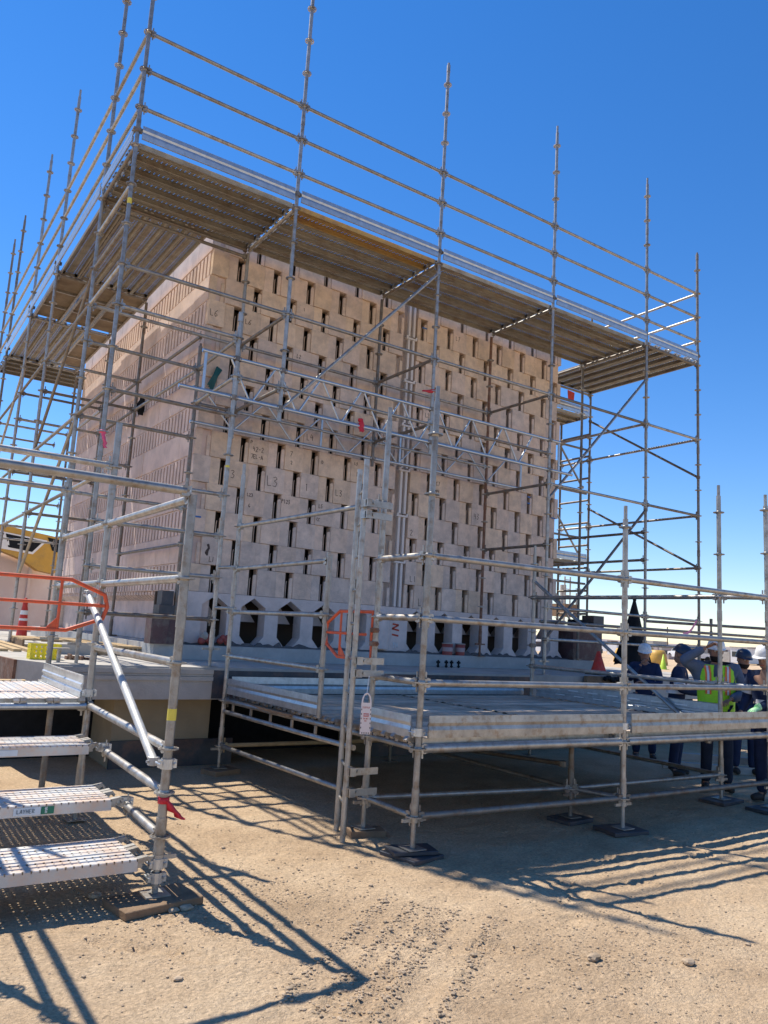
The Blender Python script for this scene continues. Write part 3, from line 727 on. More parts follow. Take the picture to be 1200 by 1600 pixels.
for a, b in (('L1', 'P0'), ('L2', 'L1'), ('L3', 'L2'), ('L4', 'L3')): toe(main, (-.035, P[a][1]-.05, 7.285), (-.035, P[b][1]+.05, 7.285))
toe(main, (11.09, .05, 7.285), (11.09, 2.65, 7.285))
for n_ in ('P0', 'P1', 'P2', 'P3', 'P5', 'L2', 'L3', 'L4'): clamp(main, (P[n_][0], P[n_][1], 7.40), 'galv_old')

# things hanging on the scaffold
def rag(name, lab, cat, p, mm, L=.28, wd=.08, seed=0, dx=0):
    rr = random.Random(seed); m = MB(); n = 7; x, y, z = p
    vsr = []
    for i in range(n):
        t = i/(n-1); w_ = wd*(.6+.5*math.sin(t*3))+rr.uniform(-.01, .01); ox = dx*t+rr.uniform(-.012, .012)
        for s, yy in ((-1, -.02), (0, -.045+rr.uniform(-.01, .01)), (1, -.02)): vsr.append((x+ox+s*w_/2, y+yy, z-L*t+rr.uniform(-.006, .006)*(s)))
    vsb = [(a, b+.012, c) for a, b, c in vsr]; N_ = len(vsr)
    F = []
    for i in range(n-1):
        for s in range(2): a = i*3+s; F.append((a, a+1, a+4, a+3)); F.append((N_+a, N_+a+3, N_+a+4, N_+a+1))
        F.append((i*3, i*3+3, N_+i*3+3, N_+i*3)); F.append((i*3+2, N_+i*3+2, N_+i*3+5, i*3+5))
    m.add(vsr+vsb, F, mm, True)
    m.lathe([(.028, -.02), (.036, -.018), (.036, .018), (.028, .02)], mm, 12, T(x, y, z))
    return tag(m.build(name), lab, cat)
rag('work_glove', 'black work glove hooked on an inner scaffold post beside the finned brick wall', 'glove', (1.60, 4.41, 5.42), 'black', .30, .12, 1)
rag('marker_ribbon', 'bright pink ribbon tied round a scaffold post on the left side', 'ribbon', (0, 0, 3.70), 'pink', .18, .045, 2, .04)
rag('marker_ribbon', 'dark red ribbon on the silver lattice girder, left of the white tubes', 'ribbon', (3.36, 0, 4.52), 'ribbon', .17, .08, 3, .02)
rag('marker_ribbon', 'red ribbon tied at a rail joint below the high platform, right of the white tubes', 'ribbon', (4.569, 0, 5.21), 'ribbon', .05, .17, 4, -.14)
m = MB(); m.add([(8.95, 2.9, 7.0), (9.15, 2.9, 6.98), (9.13, 2.9, 6.78), (8.97, 2.9, 6.80)]+[(8.95, 2.92, 7.0), (9.15, 2.92, 6.98), (9.13, 2.92, 6.78), (8.97, 2.92, 6.80)], [(0, 1, 2, 3), (7, 6, 5, 4), (0, 4, 5, 1), (1, 5, 6, 2), (2, 6, 7, 3), (3, 7, 4, 0)], 'red')
m.v = [v+Vector((1.0, -.55, 0)) for v in m.v]
tag(m.build('small_flag'), 'small red flag on the upper right edge of the brick tower', 'flag')

# ================================================================= BACK STAIR TOWER (right, behind)
back = thing('back_stair_tower', 'narrow scaffold stair tower with two toe-boarded landings at the right rear of the brick tower', 'scaffold', (10.3, 3.6, 1.15))
for (x, y) in ((11.056, 3.56), (11.056, 5.2), (9.6, 5.2)): standard(back, x, y, 1.151, 7.1, [K(k) for k in range(-11, 0)], 'galv_old', True, False)
for k in range(-11, -1):
    ledger(back, (11.056, 2.7, K(k)+.1), (11.056, 3.56, K(k)+.1), 'ledger', 'galv_old', heads=False); 
    if k % 2: ledger(back, (9.5, 2.78, K(k)+.25), (11.056, 2.78, K(k)+.25), 'ledger', 'galv_old', heads=False)
    if k % 2 == 0: ledger(back, (9.6, 5.2, K(k)), (11.056, 5.2, K(k)), 'ledger', 'galv_old')
for z in (6.72, 3.42):
    planks(back, 9.5, 'x', 1.55, 2.75, .95, z, ['plank']); toe(back, (9.5, 2.70, z), (11.0, 2.70, z)); toe(back, (11.03, 2.75, z), (11.03, 3.6, z))
for z0, z1 in ((6.7, 5.1), (5.1, 3.5), (3.4, 1.8)): brace(back, (9.6, 2.85, z0), (11.0, 2.85, z1), 'galv')

# ================================================================= ENTRY PLATFORM (right foreground)
ent = thing('entry_platform', 'low plank-decked scaffold platform with guard rails in front of the brick tower', 'scaffold', (4, -2, 0))
E_ = {'F': (1.70, -3.85), 'J': (1.705, -3.15), 'K': (1.62, -2.44), 'A': (1.585, -.32), 'G': (4.0, -3.95), 'B': (3.86, -3.45), 'H': (6.3, -3.46), 'N': (6.3, -.45), 'Q': (6.45, -3.95), 'D': (3.9, -.36)}
ZE = lambda k: 1.30+.5*k
e3 = lambda a, k: (*E_[a], ZE(k))
LV = lambda lo, hi: [ZE(k) for k in range(lo, hi+1)]
standard(ent, *E_['F'], .07, 3.58, LV(-2, 4), 'galv', True, dx=.03)
standard(ent, *E_['J'], .06, 3.55, LV(-2, 3), 'galv', True, dx=.03, top=True)
standard(ent, *E_['K'], .86, 2.36, LV(0, 1), 'galv', None, False)
standard(ent, *E_['A'], .06, 3.42, LV(-2, 3), 'galv', True)
standard(ent, *E_['G'], .04, 2.88, LV(-2, 3), 'galv', True)
standard(ent, *E_['B'], .04, .82, LV(-2, -2), 'galv_old', True, False)
standard(ent, *E_['D'], .04, .82, LV(-2, -2), 'galv_old', True, False)
standard(ent, *E_['H'], .04, 3.50, LV(-2, 4), 'galv', True)
standard(ent, *E_['N'], .04, 2.95, LV(-2, 3), 'galv', True)
standard(ent, *E_['Q'], .04, 3.35, LV(-2, 4), 'galv', True)
for a, b, ks in (('F', 'G', (0, 1, 2, -1, -2)), ('G', 'Q', (0, 1, 2, -1, -2)), ('F', 'J', (0, 1, 2)), ('N', 'H', (0, 2)), ('H', 'Q', (0, 2))):
    for k in ks: ledger(ent, e3(a, k), e3(b, k), 'guard_rail' if k >= 0 else 'ledger', 'galv' if k > -2 else 'galv_old', TR*1.05 if k != -1 else .036)
for a, b, k in (('J', 'B', -2), ('B', 'H', -2), ('A', 'J', -2), ('J', 'F', -2), ('A', 'J', -1), ('J', 'F', -1), ('D', 'B', -2), ('B', 'G', -2), ('N', 'H', -2), ('B', 'H', -1), ('D', 'B', -1)): ledger(ent, e3(a, k), e3(b, k), 'ledger', 'galv')
ledger(ent, e3('A', -2), e3('D', -2), 'ledger', 'wood_pale'); ledger(ent, e3('D', -2), e3('N', -2), 'ledger', 'galv_old'); ledger(ent, e3('A', -1), e3('D', -1), 'ledger', 'galv_old'); ledger(ent, e3('D', -1), e3('N', -1), 'ledger', 'galv_old')
ledger(ent, e3('J', 3), (E_['A'][0], E_['A'][1], ZE(3)), 'guard_rail', 'galv'); ledger(ent, e3('A', 2), e3('K', 2.02), 'guard_rail'); ledger(ent, e3('A', 1), e3('K', 1), 'guard_rail'); ledger(ent, e3('A', 0), e3('K', 0), 'guard_rail')
# lower chord under the left edge, with its little struts
g = MB().tube((1.585, -.35, ZE(-1)-.12), (1.66, -3.0, ZE(-1)-.12), .024, 'galv', 12).build('lower_chord', ent)
for q in range(6): MB().box((1.59+.011*q, -.55-q*.45-.012, ZE(-1)-.11), (1.61+.011*q, -.55-q*.45+.012, ZE(-1)-.02), 'galv').build('strut', g)
brace(ent, (6.3, -.45, 2.55), (6.3, -3.3, .65)); 
brace(ent, (3.9, -.5, .32), (3.9, -3.3, .5), 'galv_old')
clamp(ent, (1.585, -.32, 1.80)); clamp(ent, (6.3, -.45, 2.3), 'galv_old'); clamp(ent, (6.3, -.45, 1.6), 'galv_old'); clamp(ent, (6.3, -.45, 1.3), 'galv_old')
for z in (2.32, 1.84): MB().tube((1.5, 0, z), (1.59, -.40, z), .020, 'galv', 8).build('tie_tube', ent)
# deck
DZk = .872
for x0, x1 in ((1.66, 3.98), (3.98, 6.32)):
    n = 11; pt = (3.84-.40)/n
    for k in range(n):
        y = -.40-pt*(k+.5)
        m_ = ('deckpl', round(x1-x0, 2))
        def dk():
            mb = MB(); L = x1-x0; mb.box((.05, -pt/2+.016, -.014), (L-.05, pt/2-.016, .0), 'ply_top')
            for s in (-1, 1):
                a_, b_ = sorted((s*(pt/2-.004), s*(pt/2-.0155))); mb.box((.05, a_, -.065), (L-.05, b_, .002), 'galv')
            for xe, s in ((.05, -1), (L-.05, 1)):
                for yy in (-.09, .09): mb.prism([(xe, -.05), (xe+s*.030, -.05), (xe+s*.030, -.030), (xe+s*.058, -.006), (xe+s*.075, -.030), (xe+s*.082, -.012), (xe+s*.060, .012), (xe, .002)], yy-.022, yy+.022, 'galv')
            return mb.local('deck_plank')
        if 'ply_top' not in M: M['ply_top'] = mat('worn_deck_ply', (.62, .49, .36), .8, 0, .25, 4, .1, 30, (.36, .27, .19), .8, 1.6, .2, thr=.5)
        link('deck_plank', cached(m_, dk), ent, T(x0, y, DZk))
toe(ent, (1.76, -3.90, DZk+.012), (3.93, -3.99, DZk+.012), 'galv'); toe(ent, (4.06, -3.99, DZk+.012), (6.38, -3.99, DZk+.012), 'galv')
toe(ent, (1.665, -3.20, DZk+.005), (1.665, -3.80, DZk+.005), 'galv_new'); toe(ent, (1.60, -.37, DZk+.005), (1.64, -2.42, DZk+.005), 'galv_new')
toe(ent, (1.65, -.335, DZk+.005), (6.25, -.335, DZk+.005), 'galv_new', .19)
o = toe(ent, (6.36, -3.40, DZk+.005), (6.36, -.5, DZk+.005), 'galv_new', .20)
m = MB()
for q in range(7):
    for r_ in (0, 1): MB().box((6.338, -3.1+q*.34+r_*.1, DZk+.065+r_*.07), (6.3435, -2.93+q*.34+r_*.1, DZk+.077+r_*.07), 'white').build('stamped_slot', o)
MB().box((1.60, -1.9, DZk-.07), (1.69, -.5, DZk-.045), 'wood').build('edge_board', ent)
for p in (e3('F', -.75), e3('G', -.72), e3('J', -.75)): clamp(ent, (p[0], p[1], p[2]), 'galv_new')
# swing gate on post J
def swing_gate(name, lab, p_hinge, dirv, L, z0, z1, r=.015):
    hx, hy = p_hinge; d = Vector((dirv[0], dirv[1], 0)).normalized()
    Q = lambda t, z: Vector((hx, hy, z))+d*t
    th = thing(name, lab, 'safety gate', (hx, hy, z0)); H_ = z1-z0
    m = MB(); c = .22*L+.05
    m.path([Q(.03, z0), Q(L-c, z0+.0), Q(L-.03, z0+H_*.26), Q(L, z0+H_*.5), Q(L-.03, z0+H_*.74), Q(L-c, z1), Q(.03, z1), Q(.03, z0)], r, 'orange', 10)
    m.build('gate_frame', th)
    MB().tube(Q(.12, z0+H_*.52), Q(L-.02, z0+H_*.52), r*.9, 'orange', 10).build('mid_rail', th)
    MB().tube(Q(L*.68, z0), Q(L*.68, z1), r*.75, 'orange', 8).build('upright', th)
    mm = MB(); mm.prism([(0, 0), (.10, 0), (0, .11)], -.004, .004, 'orange', Matrix.Translation(Q(L*.68, z0)) @ Matrix.Rotation(math.atan2(-d.y, -d.x), 4, 'Z')); mm.build('gusset', th)
    mm = MB()
    for z in (z0+H_*.34, z0+H_*.62):
        mm.lathe([(.029, -.02), (.039, -.018), (.039, .018), (.029, .02)], 'rust', 12, T(hx, hy, z), False); mm.tube(Q(-.06, z), Q(.05, z), .010, 'rust', 6)
    mm.tube(Vector((hx, hy, z0+H_*.3))+d*.045, Vector((hx, hy, z0+H_*.66))+d*.045, .012, 'rust', 8); mm.build('hinge', th)
    return th
swing_gate('swing_gate', 'orange tubular safety gate hinged on the post beside the white tag', (1.705, -3.15), (-.10, 1), .72, 1.43, 1.84)
# access ladder seen edge on
lad = thing('access_ladder', 'steel ladder bracketed to the corner post of the entry platform', 'ladder', (1.40, -3.26, 0))
for dy, h, dx in ((0, 3.14, 0), (.33, 3.12, .14)):
    MB().tube((1.435+dx, -3.27+dy, 0), (1.465+dx, -3.24+dy, h), .024, 'galv', 12).build('stile', lad)
for q in range(10): MB().tube((1.44+q*.003, -3.265, .28+q*.29), (1.58+q*.003, -2.945, .28+q*.29), .012, 'galv', 8).build('rung', lad)
for z in (.36, .52, 1.30, 1.40, 2.62, 2.72):
    m = MB(); m.box((1.43, -3.33, z), (1.70, -3.315, z+.055), 'galv'); m.box((1.43, -3.345, z-.005), (1.48, -3.24, z+.06), 'galv'); m.tube((1.50, -3.345, z+.03), (1.50, -3.32, z+.03), .012, 'galv', 8); m.build('ladder_bracket', lad)
# white tag
tg = thing('scaffold_tag', 'white tag holder with red lettering hanging between ladder and corner post', 'tag', (1.53, -3.42, .82))
m = MB(); 
rim = [(0, 0), (.085, 0), (.085, .245), (.078, .29), (.060, .325), (.0425, .333), (.025, .325), (.007, .29), (0, .245)]
hole = [(.014, .25), (.071, .25), (.068, .285), (.054, .31), (.0425, .315), (.031, .31), (.017, .285)]
DT = Vector((.83, -.35, 0)).normalized(); NT = Vector((DT.y, -DT.x, 0))
TP = lambda u, v, d: Vector((1.535, -3.35, .845))+DT*(u-.0425)*1.0+Vector((0, 0, v))+NT*(-d if False else d)
body = [(0, 0), (.085, 0), (.085, .25), (0, .25)]
m.add([TP(u, v, 0) for u, v in body]+[TP(u, v, .006) for u, v in body], [(0, 1, 2, 3), (7, 6, 5, 4), (0, 4, 5, 1), (1, 5, 6, 2), (2, 6, 7, 3), (3, 7, 4, 0)], 'tagwhite')
arcp = [TP(.0425+.035*math.cos(a), .25+.075*math.sin(a), .003) for a in [math.pi*q/10 for q in range(11)]]
m.path(arcp, .007, 'tagwhite', 8); bd = m.build('tag_plate', tg)
m = MB(); 
def rect(mm, u0, v0, u1, v1, mat_, d0=.0061, d1=.0075):
    q = [(u0, v0), (u1, v0), (u1, v1), (u0, v1)]
    mm.add([TP(u, v, d0) for u, v in q]+[TP(u, v, d1) for u, v in q], [(4, 5, 6, 7), (0, 1, 5, 4), (1, 2, 6, 5), (2, 3, 7, 6), (3, 0, 4, 7)], mat_)
rect(m, .022, .140, .066, .165, 'red'); m.build('danger_panel', bd)
writing('DANGER', .012, .0022, 'white', lambda u, v, d: TP(.0235+u*.92, .147+v, .0078+d*.4), bd, 'tag_lettering')
writing('SCAFFOLD', .014, .0020, 'ink_red', lambda u, v, d: TP(.011+u*.9, .205+v, .0062+d*.4), bd, 'tag_lettering')
writing('DO NOT', .012, .0020, 'ink_red', lambda u, v, d: TP(.024+u*.9, .118+v, .0062+d*.4), bd, 'tag_lettering')
writing('USE', .012, .0020, 'ink_red', lambda u, v, d: TP(.032+u*.9, .100+v, .0062+d*.4), bd, 'tag_lettering')
m = MB()
for q in range(5):
    rect(m, .002, .045+q*.036, .008, .058+q*.036, 'ink'); rect(m, .077, .045+q*.036, .083, .058+q*.036, 'ink')
for q in range(4): rect(m, .012+q*.018, .006, .022+q*.018, .014, 'ink')
m.build('edge_notches', bd)
MB().tube((1.53, -3.352, 1.155), (1.56, -3.33, 1.31), .004, 'sticker', 6).build('cable_tie', tg)

# sole pads
def pad(name, lab, x, y, z, wx, wy, h, mm, rz):
    m = MB(); m.box((-wx/2, -wy/2, 0), (wx/2, wy/2, h), mm); me = bev(m.local(name), .004)
    return tag(link(name, me, None, T(x, y, z, rz)), lab, 'sole board')
pad('sole_board', 'dark square pad under the front corner post of the entry platform', 1.72, -3.82, .0, .34, .36, .032, 'darksteel', .2)
o = pad('sole_board', 'second dark pad lying crosswise on the pad under the front corner post', 1.72, -3.81, .034, .36, .22, .03, 'darksteel', -.25)
pad('sole_board', 'thick wooden block under the post beside the ladder foot', 1.72, -3.17, .0, .30, .18, .055, 'wood', -.3)
pad('sole_board', 'dark wooden pad under the back left post of the entry platform', 1.60, -.36, .0, .36, .26, .055, 'wood', .3)
pad('sole_board', 'flat dark pad under the middle front post of the entry platform', 4.0, -3.93, .0, .40, .30, .036, 'darksteel', -.15)
pad('sole_board', 'dark pad in deep shade under the short inner post', 3.86, -3.45, .0, .36, .28, .036, 'darksteel', .1)
pad('sole_board', 'flat dark pad under the right rear post near the workers', 6.3, -3.46, .0, .46, .30, .036, 'darksteel', .1)
pad('sole_board', 'weathered brown plank under the stair post in the left foreground', -.33, -4.02, .0, .50, .30, .045, 'wood', .18)
pad('sole_board', 'dark pad under the cropped post at the right edge', 6.45, -3.95, .0, .5, .3, .036, 'darksteel', 0)

# ================================================================= STAIR TOWER (left foreground)
st = thing('stair_scaffold', 'foreground scaffold stair with pale perforated steps rising from the lower left', 'scaffold stair', (-1.2, -2.6, 0))
SX = -.31; SV = [.375, .63, .89, 1.41, 1.94]
standard(st, SX, -3.97, .045, 2.48, [.375, .63, .89, 1.41, 1.94], 'galv', True, False, r=.0285)
standard(st, SX, -1.93, .02, 3.36, [.92, 1.44, 1.95, 2.46, 2.96], 'galv', True, False, r=.0285)
standard(st, SX, -.17, 1.10, 3.0, [1.44, 1.95, 2.46, 2.96], 'galv', None, True, r=.0285)
for y in (-3.97, -1.93): standard(st, -1.55, y, .02, 2.9 if y < -3 else 3.3, [.375, .89, 1.41, 1.94, 2.45], 'galv', True)
for z in (1.41, 1.94, 2.46): ledger(st, (SX, -3.97, z), (SX, -1.93, z), 'guard_rail', 'galv', .0275)
for z in (1.95, 2.46): ledger(st, (SX, -1.93, z), (SX, -.17, z), 'guard_rail', 'galv', .0275)
ledger(st, (SX, -3.97, .89), (SX, -1.93, .93), 'ledger', 'galv', .0275); ledger(st, (SX, -3.97, .63), (SX, -2.55, .66), 'ledger', 'galv', .0275); ledger(st, (SX, -3.97, .375), (SX, -3.22, .40), 'ledger', 'galv', .0275)
for y, z in ((-3.97, 2.50), (-1.93, 2.97), (-.17, 2.97)): ledger(st, (SX, y, z), (-1.55 if y < -1 else -2.4, y, z), 'guard_rail', 'galv', .028)
ledger(st, (-1.55, -3.97, 1.94), (-1.55, -1.93, 1.94), 'guard_rail'); ledger(st, (-1.55, -3.97, 2.45), (-1.55, -1.93, 2.45), 'guard_rail')
ledger(st, (SX, -1.93, .92), (-1.55, -1.93, .92), 'ledger', 'galv'); ledger(st, (SX, -.17, .92), (-1.55, -.17, .92), 'ledger', 'galv_old')
brace(st, (SX-.03, -3.80, .79), (SX-.03, -1.62, 1.86), 'tube_bright', .0285)
clamp(st, (SX, -3.97, .80), 'galv_new'); clamp(st, (SX, -3.97, .22), 'galv_new'); clamp(st, (SX, -2.53, .68), 'galv_new'); clamp(st, (SX, -3.20, .42), 'galv_new'); clamp(st, (SX, -3.97, .14), 'galv_new')
clamp(st, (SX, -1.93, 1.03), 'galv_new'); clamp(st, (SX, -1.66, 1.86), 'galv_new')
def tread(y0, y1, z, mm, x1=-.385, L=1.25, sk_=.075):
    n = max(1, round((y1-y0)/.2)); t = link('stair_tread', None, st, T(x1, y0, z)) if False else None
    me = cached(('pl2', round(L, 2), mm, round((y1-y0)/2, 3)), lambda: plank_mesh(L, mm, (y1-y0)/2))
    return link('stair_tread', me, st, T(x1-L, (y0+y1)/2, z))
t1 = tread(-4.00, -3.745, .262, 'plank_light'); tread(-3.74, -3.485, .262, 'plank_light'); t2 = tread(-3.34, -3.085, .468, 'plank_light'); tread(-3.08, -2.825, .468, 'plank_light'); t3 = tread(-2.62, -2.365, .715, 'plank_light'); tread(-2.36, -2.105, .715, 'plank_light')
# stickers on the middle step
fy = -3.342
m = MB(); m.box((-1.04, fy-.003, .410), (-.88, fy-.0005, .455), 'sticker'); sk1 = m.build('white_sticker', t2)
writing('LAYHER', .024, .005, 'ink_grey', lambda u, v, d: (-1.02+u*1.2, fy-.0035-d, .422+v), sk1, 'sticker_lettering')
m = MB(); m.box((-.878, fy-.003, .410), (-.80, fy-.0005, .455), 'green'); sk2 = m.build('green_sticker', t2)
writing('GE', .014, .004, 'white', lambda u, v, d: (-.855+u, fy-.0035-d, .437+v), sk2, 'sticker_lettering'); writing('TI', .014, .004, 'white', lambda u, v, d: (-.855+u, fy-.0035-d, .417+v), sk2, 'sticker_lettering')
m = MB(); m.box((-1.15, -2.625, .655), (-.93, -2.6205, .695), 'sticker'); m.build('white_sticker', t3)
for y in (-4.0, -3.34): pass
ledger(st, (-.36, -3.78, .20), (-1.6, -3.78, .20), 'ledger', heads=False); ledger(st, (-.36, -2.98, .40), (-1.6, -2.98, .40), 'ledger', heads=False); ledger(st, (-.36, -2.3, .64), (-1.6, -2.3, .64), 'ledger', heads=False)
# landing
for k in range(5):
    me = cached(('pl3', 1.78), lambda: plank_mesh(1.78, 'plank_light', .122))
    link('landing_plank', me, st, T(-.475-k*.25, -1.98, .985, math.pi/2))
MB().tube((-.34, -1.985, .93), (-2.0, -1.985, .93), .026, 'galv_new', 12).build('transom', st)
toe(st, (-.365, -1.90, .99), (-.365, -.25, .99), 'galv_new', .18)
MB().box((-1.9, -.20, .93), (-.5, -.05, .985), 'wood_pale').build('edge_board', st)
standard(st, -.55, -1.7, .02, .92, [], 'galv_old', None, False)
swing_gate('swing_gate', 'orange tubular safety gate across the left side of the stair, cropped by the frame', (-1.45, -1.98), (1, -.02), 1.19, 1.54, 1.955, .0165)
rag('marker_ribbon', 'red ribbon tied round the stair post under its rosette', 'ribbon', (SX, -3.97, .585), 'ribbon', .12, .045, 6, .12)
# yellow tape bands
for (x, y, z, r_) in ((SX, -3.97, 1.06, .0288), (2.139, 0, 6.42, .0262), (1.5, 0, 3.5, .0262), (0, 0, 6.45, .0262)):
    tape = MB().tube((x, y, z), (x, y, z+.07), r_, 'tape_yellow', 12, caps=False); tape.build('tape_band', st if y < -1 else main)

# ================================================================= BIG COLUMN BOXES at either end of the base
def jack_box(lab, x, y):
    t = thing('steel_jack_column', lab, 'steel column', (x, y, 1.346))
    m = MB(); m.box((x-.18, y-.13, 1.346), (x+.05, y+.13, 1.74), 'maroon'); m.box((x+.052, y-.11, 1.346), (x+.24, y+.13, 1.72), 'maroon'); m.build('main_box', t)
    m = MB(); m.box((x-.10, y-.12, 1.742), (x+.11, y+.12, 1.86), 'darksteel'); m.build('cap_block', t)
    m = MB(); m.box((x-.07, y-.10, 1.862), (x+.09, y+.10, 2.05), 'darksteel'); m.build('upper_box', t)
jack_box('maroon and black steel jacking column at the left end of the brick base', 1.40, 1.55)
t = thing('steel_jack_column', 'dark maroon steel jacking column at the right end of the brick base', 'steel column', (9.75, 1.75, 1.346))
m = MB(); m.box((9.42, 1.6, 1.346), (10.25, 2.0, 1.95), 'maroon'); m.build('main_box', t)
m = MB(); m.box((10.0, 1.6, 1.952), (10.3, 1.9, 2.22), 'darksteel'); m.tube((9.75, 1.78, 1.952), (9.75, 1.78, 2.12), .2, 'black', 14); m.build('upper_box', t)

# ---- small things on the slab
def bag(lab, x, y, z, s=1):
    t = MB(); rr = random.Random(int(x*50))
    for q in range(9): t.ball((x+rr.uniform(-.08, .08)*s, y+rr.uniform(-.03, .03), z+.05+rr.uniform(0, .08)*s), .055*s, 'red_faded' if rr.random() < .6 else 'conc', 8, 5, (1, 1, rr.uniform(.7, 1.1)))
    tag(t.build('plastic_bag'), lab, 'bag')
bag('crumpled red and white plastic bag in the leftmost base opening', 2.06, 1.60, 1.346)
bag('crumpled red and white plastic bag right beside the other one, by the base', 2.33, 1.60, 1.346)
def bucket(lab, x, y, r_=.085):
    t = thing('paint_bucket', lab, 'bucket', (x, y, 1.346)); z = 1.346
    m = MB(); m.lathe([(r_*.9, 0), (r_, .19), (r_*.93, .19), (r_*.85, .02), (.001, .02)], 'red_faded', 16, T(x, y, z)); m.build('body', t)
    m = MB(); m.lathe([(r_*.965, .06), (r_*1.015, .13), (r_*.965, .13)], 'pale_pink', 16, T(x, y, z)); m.build('label_band', t)
    m = MB(); m.lathe([(r_*1.06, .185), (r_*1.06, .20), (.001, .205)], 'conc', 16, T(x, y, z)); m.build('lid', t)
bucket('red paint bucket with white band, left one of the pair by the base blocks', 6.35, 1.60, .095); bucket('red paint bucket with white band, right one of the pair by the base blocks', 6.63, 1.60, .085)
for q, (x, lab) in enumerate(((5.93, 'leftmost anchor bolt of the row of four on the slab edge'), (6.10, 'second anchor bolt from the left in the row of four'), (6.21, 'third anchor bolt from the left in the row of four'), (6.36, 'rightmost anchor bolt of the row of four on the slab edge'))):
    m = MB(); m.tube((x, 1.30, 1.151), (x, 1.30, 1.27), .016, 'black', 8); m.tube((x, 1.30, 1.22), (x, 1.30, 1.25), .035, 'black', 6); m.tube((x, 1.30, 1.165), (x, 1.30, 1.18), .03, 'black', 6)
    tag(m.build('anchor_bolt'), lab, 'bolt', 'anchor bolts on the slab edge')
# T shaped prop head on the slab (left)
m = MB(); x, y = -.13, .25; m.tube((x, y, 1.151), (x, y, 1.29), .022, 'galv', 10); m.box((x-.10, y-.06, 1.29), (x+.10, y+.06, 1.302), 'galv')
tag(m.build('jack_prop'), 'small grey T-head jack standing on the slab edge', 'jack')
# yellow crate
cr = thing('yellow_crate', 'bright yellow plastic crate on the corner of the slab', 'crate', (-.20, .68, 1.151)); x, y, z = -.20, .68, 1.151
rr = random.Random(2)
for wx, wy, nm in ((.17, .11, 'side'),):
    for sx in (-1, 1):
        m = MB()
        for q in range(6): m.box((x-.15+q*.055, y+sx*.10-.006, z), (x-.128+q*.055, y+sx*.10+.006, z+.17), 'crate')
        for q in range(4): m.box((x-.155, y+sx*.10-.004, z+q*.05), (x+.155, y+sx*.10+.004, z+.018+q*.05), 'crate')
        m.build('side_panel', cr)
        m = MB()
        for q in range(4): m.box((x+sx*.155-.006, y-.10+q*.06, z), (x+sx*.155+.006, y-.08+q*.06, z+.17), 'crate')
        for q in range(4): m.box((x+sx*.155-.004, y-.10, z+q*.05), (x+sx*.155+.004, y+.10, z+.018+q*.05), 'crate')
        m.build('end_panel', cr)
MB().box((x-.15, y-.1, z+.002), (x+.15, y+.1, z+.012), 'crate').build('bottom', cr)
m = MB(); rr = random.Random(9)
for q in range(9): m.box((.06+q*.03, .74+rr.uniform(-.05, .05), 1.151), (.08+q*.03, .85, 1.17+rr.random()*.05), 'rust')
tag(m.build('steel_offcuts'), 'small heap of dark rusty steel offcuts beside the yellow crate', 'scrap metal')
# boards, pallets and stacked timber left of the tower
def pallet(lab, x0, y0, x1, y1, z, n=7):
    t = thing('timber_pallet', lab, 'pallet', ((x0+x1)/2, (y0+y1)/2, z))
    for q in range(n):
        a = y0+(y1-y0)*q/n; link('board', MB().box((x0, a, z+.10), (x1, a+(y1-y0)/n*.8, z+.125), 'wood_pale').local('board'), t, Matrix.Identity(4))
    for q in range(3): link('runner', MB().box((x0+(x1-x0)*q/2-.03 if q else x0, y0, z), (x0+(x1-x0)*q/2+.03, y1, z+.098), 'wood').local('runner'), t, Matrix.Identity(4))
pallet('pale timber pallet lying on the slab behind the orange gate', .05, 3.6, 1.1, 4.9, 1.151)
pallet('long pale pallet beside the finned side wall of the brick tower', .70, 2.0, 1.45, 3.5, 1.151)
m = MB()
for q in range(4): m.box((-.60+q*.16, 2.2, 1.151), (-.50+q*.16, 5.2, 1.185), 'wood_pale')
tag(m.build('loose_boards'), 'row of loose pale boards laid on the slab at the far left', 'board')
m = MB(); m.box((.0, 1.9, 1.151), (.62, 2.5, 1.28), 'conc'); tag(m.build('concrete_block'), 'low pale concrete block between the slab posts on the left', 'concrete block')
# delineator
d = thing('traffic_delineator', 'slim red delineator post with two white bands at the far left', 'delineator', (.62, 7.2, 1.151)); x, y, z = .62, 7.2, 1.151
m = MB(); m.lathe([(.11, 0), (.10, .03), (.058, .55), (.045, .62), (.045, .70), (.025, .72), (.025, .76), (.001, .77)], 'red', 14, T(x, y, z)); m.build('post', d)
for a, b in ((.30, .38), (.45, .53)):
    m = MB(); m.lathe([(.088-.05*a+.004, a), (.088-.05*b+.004, b)], 'white', 14, T(x, y, z)); m.build('reflective_band', d)

# black tarp over post P4
m = MB(); n = 22; rows = 9; vv = []
rr = random.Random(4)
for i in range(rows):
    t = i/(rows-1); rad = .03+.36*t
    for k in range(n):
        a = 2*math.pi*k/n; rk = rad*(1+.22*math.sin(k*2.6)*t)+rr.uniform(-.01, .01)
        vv.append((9.60+rk*math.cos(a)*.95-.05*t, .32+rk*math.sin(a)*.5, 2.50-1.14*t+.03*math.sin(k*1.7)*t))
m.add(vv, [(i*n+k, i*n+(k+1) % n, (i+1)*n+(k+1) % n, (i+1)*n+k) for i in range(rows-1) for k in range(n)], 'black', True)
m.ball((9.60, .32, 2.5), .035, 'black')
tag(m.build('black_tarp'), 'black cloth cover draped to a point behind the right scaffold post', 'tarp')
